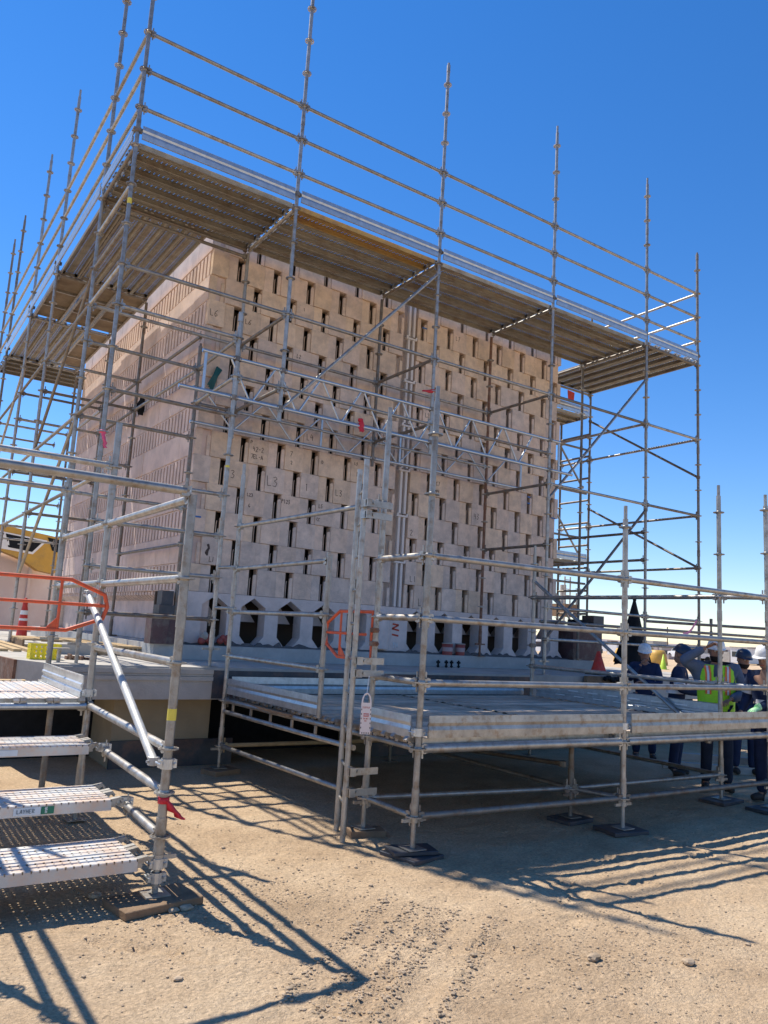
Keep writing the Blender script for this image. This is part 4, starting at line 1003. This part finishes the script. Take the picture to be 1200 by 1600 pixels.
# cones
def cone(lab, x, y, z, h=.45, mm='red', r_=.14):
    t = thing('traffic_cone', lab, 'cone', (x, y, z))
    m = MB(); m.box((x-r_*1.15, y-r_*1.15, z), (x+r_*1.15, y+r_*1.15, z+.03), 'black' if mm == 'red' else mm); m.build('foot', t)
    m = MB(); m.lathe([(r_, .03), (.028, h), (.001, h)], mm, 16, T(x, y, z)); m.build('body', t)
cone('red traffic cone standing on the slab right of the brick base', 8.75, .40, 1.151, .40)
cone('lime yellow cone in the distance between the workers', 50.4, 29.5, 0.0, 1.15, 'conegreen', .28)
for q, (x, y, lab) in enumerate(((60.2, 41.2, 'left yellow barrel in the distance behind the red cone'), (62.0, 38.6, 'right yellow barrel in the distance, beside the man in the white helmet'))):
    m = MB(); m.lathe([(.9, 0), (.95, .1), (.8, 1.0), (.65, 1.35), (.5, 1.4), (.001, 1.4)], 'yellow', 16, T(x, y, 0)); tag(m.build('yellow_barrel'), lab, 'barrel')
# timber piled on the ground under the right end
for q, (x, y, z, L, lab) in enumerate(((8.3, -2.2, 0, 1.6, 'lower grey timber lying on the ground under the platform end'), (8.5, -2.1, .102, 1.2, 'upper grey timber resting on the other one under the platform end'))):
    tag(link('timber_beam', bev(MB().box((-L/2, -.05, 0), (L/2, .05, .10), 'conc').local('timber_beam'), .004), None, T(x, y, z, -.75)), lab, 'timber')
# cardboard and black bag behind rail
m = MB(); m.box((7.75, -.22, .98), (8.6, -.16, 1.16), 'wood'); tag(m.build('cardboard_sheet'), 'brown cardboard sheet leaning on the slab edge below the red cone', 'cardboard')
m = MB(); rr = random.Random(12)
for q in range(10): m.ball((8.15+q*.05, -.26, 1.14+rr.uniform(-.04, .02)), .04, 'black', 8, 5)
tag(m.build('black_bag'), 'limp black bag lying over the cardboard sheet', 'bag')
# caution tape
pts = [(8.1, -2.0, 1.93), (7.6, -2.2, 1.84), (7.1, -2.4, 1.80)]
m = MB(); tp = []
A_, B_ = Vector((8.55, -1.65, 2.10)), Vector((7.35, -2.25, 1.86))
for q in range(11):
    t = q/10; p = A_.lerp(B_, t)+Vector((0, 0, -.06*math.sin(math.pi*t))); tp += [p, p+Vector((0, .01, .035))]
m.add(tp, [(2*q, 2*q+2, 2*q+3, 2*q+1) for q in range(10)], 'pink')
tag(m.build('warning_tape'), 'strip of pink warning tape tied to the rear rail above the workers', 'tape')
# rear barrier rails behind workers
rb_ = thing('rear_barrier', 'low scaffold barrier of posts and rails behind the workers on the right', 'barrier', (12, -1, 0))
for x, y in ((11.4, -1.2), (13.2, -1.6), (11.9, .3)): standard(rb_, x, y, 0, 2.05, [.6, 1.1, 1.6, 1.95], 'galv_old', True, True)
for a, b, z in (((9.477, 0), (13.2, -1.6), 2.12), ((7.0, .1), (13.4, -.6), 1.98), ((11.4, -1.2), (13.2, -1.6), 1.6)): ledger(rb_, (*a, z), (*b, z), 'rail', 'galv_old', heads=False)

# ================================================================= FAR BACKGROUND
# yellow excavator arm at the left
ex = thing('yellow_excavator', 'yellow excavator boom with a black white-outlined badge reaching in at the far left', 'excavator', (-2, 16, 0))
Yx = 14.0
m = MB(); bo = [(-3.0, 4.75), (.8, 3.93), (2.45, 3.72), (2.75, 3.6), (2.7, 2.95), (2.35, 2.72), (1.95, 2.78), (1.5, 3.05), (.9, 3.25), (-3.0, 3.6)]
m.prism(bo, Yx, Yx+.45, 'yellow'); m.prism([(-3, 1.2), (-1.2, 1.2), (-1.2, 4.2), (-3, 4.6)], Yx+.1, Yx+1.8, 'yellow'); m.build('boom', ex)
m = MB(); m.prism([(-.3, 3.87), (2.10, 3.61), (1.77, 3.20), (-.3, 3.40)], Yx-.02, Yx-.001, 'white'); bdg = m.build('badge', ex)
m = MB(); m.prism([(-.2, 3.81), (1.00, 3.69), (.88, 3.36), (-.2, 3.44)], Yx-.03, Yx-.021, 'black'); m.prism([(1.04, 3.685), (2.0, 3.58), (1.74, 3.26), (1.14, 3.33)], Yx-.03, Yx-.021, 'black'); m.prism([(1.05, 3.40), (1.16, 3.38), (1.13, 3.52)], Yx-.035, Yx-.031, 'white'); m.build('badge_letters', bdg)
m = MB(); m.prism([(2.1, 3.7), (2.75, 3.62), (2.72, 3.25), (2.25, 3.35)], Yx-.02, Yx-.001, 'black'); m.build('pin_boss', ex)
for yy in (13.5, 15.2):
    m = MB(); m.box((-4.2, yy, 0), (-1.0, yy+.6, .9), 'tyre'); m.build('track', ex)
# pale storage tank behind
tk = thing('pale_storage_tank', 'large rounded pale pink tank behind the orange gate at the far left', 'tank', (-1, 22, 0))
m = MB(); n = 28; prof = [(3.6, 0), (3.6, 2.95), (3.35, 3.3), (2.6, 3.62), (1.4, 3.8), (.01, 3.85)]
m.lathe(prof, 'tank', n, T(.9, 18, 0)); m.build('shell', tk)
for k in range(24):
    a = 2*math.pi*k/24; m = MB(); m.box((3.60, -.04, .1), (3.66, .04, 2.9), 'tank', T(.9, 18, 0) @ Matrix.Rotation(a, 4, 'Z')); m.build('rib', tk)
m = MB(); m.box((-2, 8.5, 1.151), (.25, 9.0, 1.7), 'darksteel'); tag(m.build('dark_tool_box'), 'dark steel box standing on the slab at the far left edge', 'tool box')
# cluttered works on the right horizon
def pickup(lab, x, y, rz, mm='carwhite', s=1):
    t = thing('parked_pickup', lab, 'pickup', (x, y, 0), rz=rz); mt = T(x, y, 0, rz)
    def pt(name, mb): mb.v = [mt @ Vector(v) for v in mb.v]; mb.build(name, t, mt)
    m = MB(); m.prism([(-2.7, .5), (2.6, .5), (2.65, 1.0), (1.5, 1.12), (-.9, 1.15), (-2.7, 1.15)], -.95, .95, mm); pt('body', m)
    m = MB(); m.prism([(1.45, 1.121), (.95, 1.75), (-.65, 1.78), (-.95, 1.151)], -.85, .85, mm); pt('cab', m)
    m = MB(); m.prism([(1.25, 1.18), (.88, 1.66), (-.55, 1.69), (-.75, 1.2)], -.865, .865, 'glass'); pt('window', m)
    for a in (-1.7, 1.75):
        for b in (-.9, .9): m = MB(); m.tube((a, b-.12, .38), (a, b+.12, .38), .38, 'tyre', 14); pt('wheel', m)
pickup('small white pickup parked far off behind the red cone', 117, 94, .4); pickup('white pickup parked far off between the helmeted workers', 130, 84, 1.2)
pickup('distant white pickup parked nearest the lime cone', 96, 58, 2.6)
m = MB(); rr = random.Random(8)
# distant brown process unit with stair frame, seen right of the tower foot
un = thing('distant_process_unit', 'distant brown plant unit on legs seen just right of the brick tower', 'plant unit', (74, 61.8, 0))
m = MB(); m.box((72.9, 60.6, 4.9), (75.4, 63.2, 6.5), 'wood'); m.tube((74, 62, 6.5), (74, 62, 9.0), .4, 'conc', 10); m.build('tank_body', un)
for x in (73.0, 74.0, 75.2):
    for y in (60.8, 63.0): MB().tube((x, y, 0), (x, y, 10.0 if x < 74.5 else 8.0), .10, 'conc', 6).build('leg', un)
for z in (2, 3.6, 5.1, 7.6, 8.4, 9.6): MB().tube((73.0, 60.8, z), (75.2 if z < 8 else 74.0, 60.8, z), .06, 'conc', 6).build('rail', un)
for q, (x, y, h, lab) in enumerate(((173, 117.8, 7, 'leftmost distant utility pole on the right horizon'), (173, 84, 9, 'distant utility pole on the right horizon, right of the other'),)):
    m = MB(); m.tube((x, y, 0), (x, y, h), .14, 'wood', 6); m.box((x-.1, y-1.2, h-.8), (x+.1, y+1.2, h-.6), 'wood'); tag(m.build('utility_pole'), lab, 'utility pole')
for q, (x, y, w_, h, mm, lab) in enumerate(((100, 52, 5, 2.2, 'carwhite', 'low white site cabin far off on the right horizon'), (140, 86, 6, 2.4, 'conc', 'low grey site cabin far off, left of the white one'))):
    t = thing('site_cabin', lab, 'cabin', (x, y, 0)); MB().box((x-w_/2, y-1.2, .2), (x+w_/2, y+1.2, h), mm).build('wall', t); MB().box((x-w_/2-.1, y-1.3, h+.002), (x+w_/2+.1, y+1.3, h+.15), 'conc').build('roof', t)
    for a in (-.3, .2): MB().box((x-w_/2-.02, y+a*3-.3, 1.0), (x-w_/2-.003, y+a*3+.4, 1.7), 'glass').build('window', t)

m = MB(); rr = random.Random(77)
for k in range(260):
    if k % 5 == 0: uu_, dd = rr.uniform(-.52, -.40), rr.uniform(60, 160)
    else: uu_, dd = rr.uniform(.20, .56), rr.uniform(120, 330)
    D = (fwd+rgt*uu_); D.z = 0; D.normalize(); q = Vector((CP.x, CP.y, 0))+D*dd; hh = rr.choice((.6, 1, 1.4, 2.2))*rr.uniform(.6, 1.2)*dd/200; ww = rr.uniform(.5, 3)*dd/200
    m.box((q.x-ww, q.y-ww*.5, 0), (q.x+ww, q.y+ww*.5, hh), rr.choice(('carwhite', 'conc', 'hill', 'wood', 'darksteel', 'conc_tan', 'carwhite')))
tag(m.build('distant_site_clutter', mtx=T(100, 80, 0)), 'far-off strip of site containers, material heaps and equipment along the horizon', 'site clutter', kind='stuff')

# ================================================================= PEOPLE
def skin_mesh(name, verts, edges, radii, mm, root=0, sub=2):
    me = bpy.data.meshes.new(name); me.from_pydata([tuple(v) for v in verts], edges, [])
    o = bpy.data.objects.new('tmp', me); COL.objects.link(o)
    md = o.modifiers.new('s', 'SKIN'); md.use_smooth_shade = True
    for i, r_ in enumerate(radii):
        rr_ = r_ if isinstance(r_, tuple) else (r_, r_)
        me.skin_vertices[0].data[i].radius = rr_; me.skin_vertices[0].data[i].use_root = (i == root)
    s2 = o.modifiers.new('ss', 'SUBSURF'); s2.levels = sub; s2.render_levels = sub
    dg = bpy.context.evaluated_depsgraph_get(); ev = o.evaluated_get(dg)
    out = bpy.data.meshes.new_from_object(ev); out.name = name
    bpy.data.objects.remove(o)
    out.materials.clear(); out.materials.append(M[mm])
    for p_ in out.polygons: p_.use_smooth = True; p_.material_index = 0
    return out
def join_into(me, mb):
    b = bmesh.new(); b.from_mesh(me); off = len(me.materials)
    for m_ in mb.mats: me.materials.append(m_)
    tm = mb.mesh('t'); k0 = len(b.faces); b.from_mesh(tm); b.faces.ensure_lookup_table()
    for f in b.faces[k0:]: f.material_index += off
    b.to_mesh(me); b.free(); return me
def hand(mb, wrist, d, n, mm, curl=.5, s=1):
    """palm and five fingers; d = direction of the fingers, n = back-of-hand normal"""
    d = Vector(d).normalized(); n = Vector(n).normalized(); n = (n-d*n.dot(d)).normalized(); t = d.cross(n); w_ = Vector(wrist)
    mt = Matrix(((t.x, n.x, d.x, w_.x), (t.y, n.y, d.y, w_.y), (t.z, n.z, d.z, w_.z), (0, 0, 0, 1)))
    mb.ball((0, 0, 0), 1, mm, 10, 7) if False else None
    prof = [(.001, -.01), (.6, 0), (.85, .03), (1, .06), (.98, .085), (.7, .1), (.001, .102)]
    vs0 = []; nn = 10
    for r_, z in prof:
        for k in range(nn): a = 2*math.pi*k/nn; vs0.append((r_*.041*s*math.cos(a), r_*.016*s*math.sin(a), z*s))
    mb.add(vs0, [(i*nn+k, i*nn+(k+1) % nn, (i+1)*nn+(k+1) % nn, (i+1)*nn+k) for i in range(len(prof)-1) for k in range(nn)], mm, True, mt)
    for q, (x, L) in enumerate(((-.030, .062), (-.011, .075), (.010, .078), (.030, .070))):
        p0 = Vector((x, 0, .088)); a = curl*.5
        p1 = p0+Vector((x*.1, -math.sin(a)*L*.5, math.cos(a)*L*.5)); a += curl
        p2 = p1+Vector((0, -math.sin(a)*L*.3, math.cos(a)*L*.3)); a += curl*.7
        p3 = p2+Vector((0, -math.sin(a)*L*.22, math.cos(a)*L*.22))
        pp = [mt @ (v*s) for v in (p0, p1, p2, p3)]
        for (u, v, ra, rb2) in ((pp[0], pp[1], .0098, .009), (pp[1], pp[2], .009, .0082), (pp[2], pp[3], .0082, .007)):
            mb.tube(u, v, ra*s, mm, 8, rb2*s); mb.ball(v, rb2*s, mm, 8, 5)
    pp = [mt @ (Vector(v)*s) for v in ((.030, -.004, .02), (.058, -.012, .050), (.066, -.020, .082))]
    mb.tube(pp[0], pp[1], .0125*s, mm, 8, .011*s); mb.ball(pp[1], .011*s, mm, 8, 5); mb.tube(pp[1], pp[2], .011*s, mm, 8, .008*s); mb.ball(pp[2], .008*s, mm, 8, 5)
    return mb
def person(lab, x, y, rz, S, top='navy', legs='navy', hat='helmet', handm='skin', beard=False, vest=False, bulk=1.0, look=0, tilt=0, lh=None, rh=None, lel=None, rel=None, brim='cap', curlL=.6, curlR=.6, lean=0, step=0, bands=True):
    """joints in metres for a 1.75 m figure facing +y, scaled by S"""
    root = thing('person', lab, 'person', (x, y, 0), rz=rz); mt = W[root.name] @ Matrix.Diagonal((S, S, S, 1)); RM = W[root.name]
    yl = lean; BK = bulk
    J = dict(pel=(0, 0, .97), sp=(0, yl*.4, 1.14), ch=(0, yl*.8, 1.33), nk=(0, yl, 1.47), n2=(0, yl+.01, 1.53),
             shl=(-.185*BK, yl*.9, 1.42), shr=(.185*BK, yl*.9, 1.42),
             ell=lel or (-.25, yl-.03, 1.13), elr=rel or (.25, yl-.03, 1.13), wrl=lh or (-.25, yl+.10, .90), wrr=rh or (.25, yl+.10, .90),
             hl=(-.09, 0, .92), hr=(.09, 0, .92), kl=(-.11, .03+step, .50), kr=(.11, .02-step*.4, .50), al=(-.12, -.02+step, .09), ar=(.12, -.03-step, .09), tl=(-.14, .13+step, .035), tr=(.14, .12-step, .035))
    hd = Vector((0, yl+.015, 1.62))
    names = list(J); V = [mt @ Vector(J[k]) for k in names]; ix = {k: i for i, k in enumerate(names)}
    inv = RM.inverted(); Vl = [inv @ v for v in V]
    Eg = [('pel', 'sp'), ('sp', 'ch'), ('ch', 'nk'), ('nk', 'n2'), ('ch', 'shl'), ('ch', 'shr'), ('shl', 'ell'), ('ell', 'wrl'), ('shr', 'elr'), ('elr', 'wrr'), ('pel', 'hl'), ('pel', 'hr'), ('hl', 'kl'), ('kl', 'al'), ('hr', 'kr'), ('kr', 'ar'), ('al', 'tl'), ('ar', 'tr')]
    rad = dict(pel=(.135, .10), sp=(.12, .095), ch=(.14, .105), nk=(.055, .055), n2=(.052, .052), shl=.062, shr=.062, ell=.043, elr=.043, wrl=.027, wrr=.027, hl=.085, hr=.085, kl=.058, kr=.058, al=.038, ar=.038, tl=.035, tr=.035)
    sc1 = lambda k, f: tuple(r_*S*f for r_ in (rad[k] if isinstance(rad[k], tuple) else (rad[k], rad[k])))
    body = skin_mesh('body', Vl, [(ix[a], ix[b]) for a, b in Eg], [sc1(k, .93) for k in names], 'skin')
    mb = MB(); Rh = Matrix.Rotation(look, 4, 'Z') @ Matrix.Rotation(tilt, 4, 'X')
    HM = Matrix.Translation(hd*S) @ Rh @ Matrix.Diagonal((S, S, S, 1))
    # head: skull, jaw, nose, ears, eyes, lips
    prof = [(.001, -.125), (.035, -.118), (.055, -.095), (.064, -.06), (.071, -.02), (.076, .02), (.077, .06), (.066, .095), (.040, .118), (.001, .125)]
    nn = 20; hv = []
    for r_, z in prof:
        for k in range(nn):
            a = 2*math.pi*k/nn; cx, cy = math.cos(a), math.sin(a)
            yy = r_*cy*(1.28 if cy > 0 else 1.25)+(.012 if z < -.03 and cy > 0 else 0)
            if z > -.03 and z < .02 and cy > .8: yy -= .006
            hv.append((r_*cx, yy, z))
    mb.add(hv, [(i*nn+k, i*nn+(k+1) % nn, (i+1)*nn+(k+1) % nn, (i+1)*nn+k) for i in range(len(prof)-1) for k in range(nn)], 'skin', True, HM)
    mb.add([(-.010, .088, .015), (.010, .088, .015), (.017, .092, -.035), (-.017, .092, -.035), (0, .122, -.030), (0, .098, .012)], [(0, 3, 4, 5), (1, 5, 4, 2), (3, 2, 4), (0, 5, 1)], 'skin', True, HM)
    for s_ in (-1, 1):
        mb.add([v for v in [(s_*.075, -.01, -.035), (s_*.075, .012, -.03), (s_*.090, -.018, .028), (s_*.078, .014, .03), (s_*.092, -.02, -.02)]], [(0, 1, 3, 2), (0, 2, 4), (0, 4, 1)], 'skin', True, HM)
        e_ = HM @ Vector((s_*.028, .083, .008)); mb.ball(e_, .011*S, 'white', 8, 5); mb.ball(HM @ Vector((s_*.028, .0915, .008)), .0055*S, 'hair', 6, 4)
        mb.box((s_*.028-.016, .086, .022), (s_*.028+.016, .094, .028), 'hair', HM)
    mb.box((-.022, .088, -.066), (.022, .0985, -.060), 'ink_red', HM)
    if handm == 'skin':
        for sd_, el_, wr_, cu in (('l', 'ell', 'wrl', curlL), ('r', 'elr', 'wrr', curlR)):
            a, b = Vector(J[el_]), Vector(J[wr_]); hand(mb, Vl[ix[wr_]], (b-a), (0, -.3, 1) if abs((b-a).normalized().z) < .8 else (-1 if sd_ == 'l' else 1, 0, 0), 'skin', cu, S)
    else:
        a, b = Vector(J['elr']), Vector(J['wrr']); hand(mb, Vl[ix['wrr']], (b-a), (-.3, 0, 1), 'skin' , curlR, S)
    body = join_into(body, mb); link('body', body, root, RM.copy())
    # clothes
    tk_ = ['sp', 'pel', 'ch', 'nk', 'shl', 'shr', 'ell', 'elr', 'wrl', 'wrr']; J2 = dict(J)
    vt = [inv @ (mt @ Vector(J2[k])) for k in tk_]
    for w1, e1 in (('wrl', 'ell'), ('wrr', 'elr')):
        vt[tk_.index(w1)] = vt[tk_.index(w1)].lerp(vt[tk_.index(e1)], .06)
    vt[tk_.index('nk')] = vt[tk_.index('nk')].lerp(vt[tk_.index('ch')], .15)
    i2 = {k: i for i, k in enumerate(tk_)}
    rt = dict(sp=(.145, .12), pel=(.15, .12), ch=(.165, .125), nk=(.065, .065), shl=.078, shr=.078, ell=.058, elr=.058, wrl=.040, wrr=.040)
    g = lambda k: tuple(q*S*BK for q in (rt[k] if isinstance(rt[k], tuple) else (rt[k], rt[k])))
    jk = skin_mesh('jacket', vt, [(i2[a], i2[b]) for a, b in (('pel', 'sp'), ('sp', 'ch'), ('ch', 'nk'), ('ch', 'shl'), ('ch', 'shr'), ('shl', 'ell'), ('ell', 'wrl'), ('shr', 'elr'), ('elr', 'wrr'))], [g(k) for k in tk_], top)
    jo = link('jacket', jk, root, RM.copy())
    ll = ['pel', 'hl', 'hr', 'kl', 'kr', 'al', 'ar']; vl = [inv @ (mt @ Vector(J[k])) for k in ll]; i3 = {k: i for i, k in enumerate(ll)}
    rl = dict(pel=(.145, .115), hl=.10, hr=.10, kl=.075, kr=.075, al=.062, ar=.062)
    g3 = lambda k: tuple(q*S for q in (rl[k] if isinstance(rl[k], tuple) else (rl[k], rl[k])))
    link('trousers', skin_mesh('trousers', vl, [(i3[a], i3[b]) for a, b in (('pel', 'hl'), ('pel', 'hr'), ('hl', 'kl'), ('kl', 'al'), ('hr', 'kr'), ('kr', 'ar'))], [g3(k) for k in ll], legs), root, RM.copy())
    for a, t_ in (('al', 'tl'), ('ar', 'tr')):
        A_, B_ = Vector(J[a])*S, Vector(J[t_])*S
        bt = skin_mesh('boot', [A_+Vector((0, 0, .06)), A_+Vector((0, -.02, -.04*S)), A_.lerp(B_, .6), B_+Vector((0, .03, .01))], [(0, 1), (1, 2), (2, 3)], [.05*S, .045*S, .048*S, .038*S], 'boot', 1)
        link('boot', bt, root, RM.copy())
    # helmet
    hb = MB(); HH = HM @ Matrix.Translation((0, .005, .045)) @ Matrix.Rotation(-.08, 4, 'X')
    dome = [(.118, 0), (.117, .02), (.108, .055), (.088, .088), (.055, .108), (.001, .115)]
    nn = 24; dv = []
    for r_, z in dome:
        for k in range(nn):
            a = 2*math.pi*k/nn; dv.append((r_*.86*math.cos(a), r_*1.10*math.sin(a), z+(.004 if k % 6 == 0 else 0)))
    hb.add(dv, [(i*nn+k, i*nn+(k+1) % nn, (i+1)*nn+(k+1) % nn, (i+1)*nn+k) for i in range(len(dome)-1) for k in range(nn)], hat, True, HH)
    dv = []
    for r_, z in ((.100, .006), (.118, .006), (.150 if brim == 'full' else .124, -.008), (.150 if brim == 'full' else .124, -.013), (.118, -.002), (.100, -.002)):
        for k in range(nn):
            a = 2*math.pi*k/nn; e_ = 1+(.32*max(0, math.sin(a))**3 if r_ > .12 and brim == 'cap' else 0)
            dv.append((r_*.88*math.cos(a), r_*1.10*math.sin(a)*e_, z))
    hb.add(dv, [(i*nn+k, i*nn+(k+1) % nn, (i+1)*nn+(k+1) % nn, (i+1)*nn+k) for i in range(5) for k in range(nn)], hat, True, HH)
    hb.prism([(-.115, .01), (-.09, .075), (-.04, .112), (.04, .112), (.09, .075), (.11, .02), (.08, .06), (.03, .10), (-.03, .10), (-.08, .06)], -.012, .012, hat, HH @ Matrix.Rotation(math.pi/2, 4, 'Z'))
    hb.v = [RM @ v for v in hb.v]; hb.build('helmet', root, RM.copy())
    if beard:
        bb = MB(); prof2 = [(.001, -.132), (.045, -.124), (.062, -.098), (.069, -.075), (.0745, -.055)]
        nn2 = 11; bv = []
        for r_, z in prof2:
            for k in range(nn2): a = math.pi*k/(nn2-1); bv.append((r_*1.03*math.cos(a), r_*1.33*math.sin(a)+(.010 if z < -.05 else .004), z))
        bb.add(bv, [(i*nn2+k, i*nn2+k+1, (i+1)*nn2+k+1, (i+1)*nn2+k) for i in range(len(prof2)-1) for k in range(nn2-1)], 'hair', True, HM)
        bb.v = [RM @ v for v in bb.v]; bb.build('beard', root, RM.copy())
    # reflective bands on sleeves
    if bands and not vest:
        for s_, e_ in (('shl', 'ell'), ('shr', 'elr')):
            a, b = RM @ (Vector(J[s_])*S), RM @ (Vector(J[e_])*S); MB().tube(a.lerp(b, .55), a.lerp(b, .75), .077*S, 'reflective', 16, .072*S, caps=False).build('reflective_band', jo)
        MB().lathe([(.168*S, 1.10*S), (.168*S, 1.15*S)], 'reflective', 24, RM @ Matrix.Diagonal((1, .84, 1, 1))).build('reflective_band', jo)
    return root, J, Vl, RM, S
# vest man
def vest_on(info):
    root, J, Vl, RM, S = info
    m = MB(); nn = 28; rows = [(.162, .135, .93), (.166, .140, 1.05), (.170, .142, 1.18), (.182, .145, 1.32), (.172, .125, 1.40), (.125, .098, 1.46)]
    vv = []
    for a_, b_, z in rows:
        for k in range(nn): a = 2*math.pi*k/nn; vv.append((a_*1.27*math.cos(a), b_*1.2*math.sin(a)+.0, z))
    F = [(i*nn+k, i*nn+(k+1) % nn, (i+1)*nn+(k+1) % nn, (i+1)*nn+k) for i in range(len(rows)-1) for k in range(nn)
         if not (i >= 2 and (k in (0, 27, 1, 26, 13, 14, 12, 15)) and i >= 3)]
    F = [f for f in F if not (f[0]//nn >= 3 and f[0] % nn in (6, 7))]
    m.add([Vector(v)*S for v in vv], F, 'lime', True); m.v = [RM @ v for v in m.v]; vo = m.build('hi_vis_vest', root, RM.copy())
    for sx in (-1, 1):
        for dx, mm, dd in ((.028, 'vis_orange', .002), (.0, 'reflective', .004), (-.028, 'vis_orange', .002)):
            for front in (1, -1):
                q = MB(); P_ = []
                for z in (1.12, 1.20, 1.28, 1.36, 1.42, 1.45):
                    cx = sx*(.085+dx*.6) if z < 1.4 else sx*(.09+dx*.6)
                    rx = .166+(.014 if z > 1.25 else 0); ry = {1.12: .141, 1.20: .142, 1.28: .144, 1.36: .137, 1.42: .121, 1.45: .103}[z]; rx = {1.12: .168, 1.20: .171, 1.28: .178, 1.36: .178, 1.42: .160, 1.45: .133}[z]
                    for ox in (-.009, .009):
                        u = max(-.95, min(.95, (cx+ox)/rx)); P_.append((cx+ox, front*(ry*math.sqrt(1-u*u)+.004+dd), z))
                q.add([Vector((v[0]*1.27, v[1]*1.2, v[2]))*S for v in P_], [(2*i, 2*i+1, 2*i+3, 2*i+2) for i in range(5)], mm, True); q.v = [RM @ v for v in q.v]; q.build('vest_stripe', vo, RM.copy())
def face(dx, dy): return math.atan2(dy, dx)-math.pi/2
pv = person('bearded worker in lime hi-vis vest raising one hand to his white helmet brim', 6.87, -3.04, face(-.75, -.66), 1.03, 'shirt', 'jeans', 'helmet', beard=True, vest=True, bulk=1.18,
            rel=(.40, .18, 1.50), rh=(.14, .24, 1.66), lel=(-.30, .02, 1.14), lh=(-.12, .24, 1.08), curlR=.9, look=.1, tilt=-.05)
vest_on(pv)
pm = person('worker cropped by the right edge, white full-brim helmet, mint glove on toe board', 6.86, -3.72, face(-1, .02), 1.0, 'navy', 'navy', 'helmet', handm='glove', brim='full', beard=False,
       lel=(-.22, .27, 1.16), lh=(-.16, .50, 1.08), rel=(.25, .05, 1.14), rh=(.20, .26, .98), look=.1, tilt=-.18, lean=.05)
root, J, Vl, RM, S = pm
gl = MB(); wl = Vl[list(J).index('wrl')]; hand(gl, wl-Vector((0, .02, 0)), Vector((0.02, 1, -.30)), (0, .3, 1), 'glove', .45, 1.12); gl.tube(wl-Vector((0, .05, -.015)), wl+Vector((0, .01, 0)), .040, 'glove', 12, .037)
gl.v = [RM @ v for v in gl.v]; gl.build('work_glove', root, RM.copy())
gg = MB(); HMc = Matrix.Translation(Vector((0, .065, 1.62))) @ Matrix.Rotation(.1, 4, 'Z')
for s_ in (-1, 1): gg.box((s_*.035-.024, .086, -.012), (s_*.035+.024, .094, .024), 'glass', RM @ HMc)
gg.build('safety_glasses', root, RM.copy())
person('worker in dark clothes and white helmet, hand to his mouth, beside the scaffold post', 8.06, -1.08, face(-.75, -.66), .97, 'navy', 'navy', 'helmet', bands=False,
       rel=(.24, .14, 1.20), rh=(.06, .17, 1.46), lel=(-.22, .12, 1.16), lh=(.02, .22, 1.18), curlR=1.0, look=0, tilt=-.12)
c5 = person('worker in navy coverall and dark helmet looking down at a paper, left of the vest', 7.32, -2.15, face(.45, -.9), .98, 'navy', 'navy', 'hat_navy',
       rel=(.26, .10, 1.16), rh=(.10, .33, 1.12), lel=(-.26, .10, 1.16), lh=(-.08, .33, 1.12), look=-.2, tilt=-.35, lean=.06)
person('worker with a dark helmet almost hidden behind the man at the right edge', 8.5, -2.41, face(-.6, -.8), .97, 'navy', 'navy', 'hat_navy', beard=True,
       rel=(.26, .10, 1.16), rh=(.12, .30, 1.25), lel=(-.26, .0, 1.15), lh=(-.2, .20, 1.0), look=.2, tilt=-.1)
m = MB(); mtp = c5[3] @ Matrix.Translation((.0, .40, 1.08)) @ Matrix.Rotation(-.5, 4, 'X'); m.box((-.11, -.14, 0), (.11, .14, .006), 'white', mtp); m.box((-.115, -.145, -.006), (.115, .145, -.001), 'black', mtp)
tag(m.build('clipboard'), 'clipboard with white paper held by the worker in the dark helmet', 'clipboard')
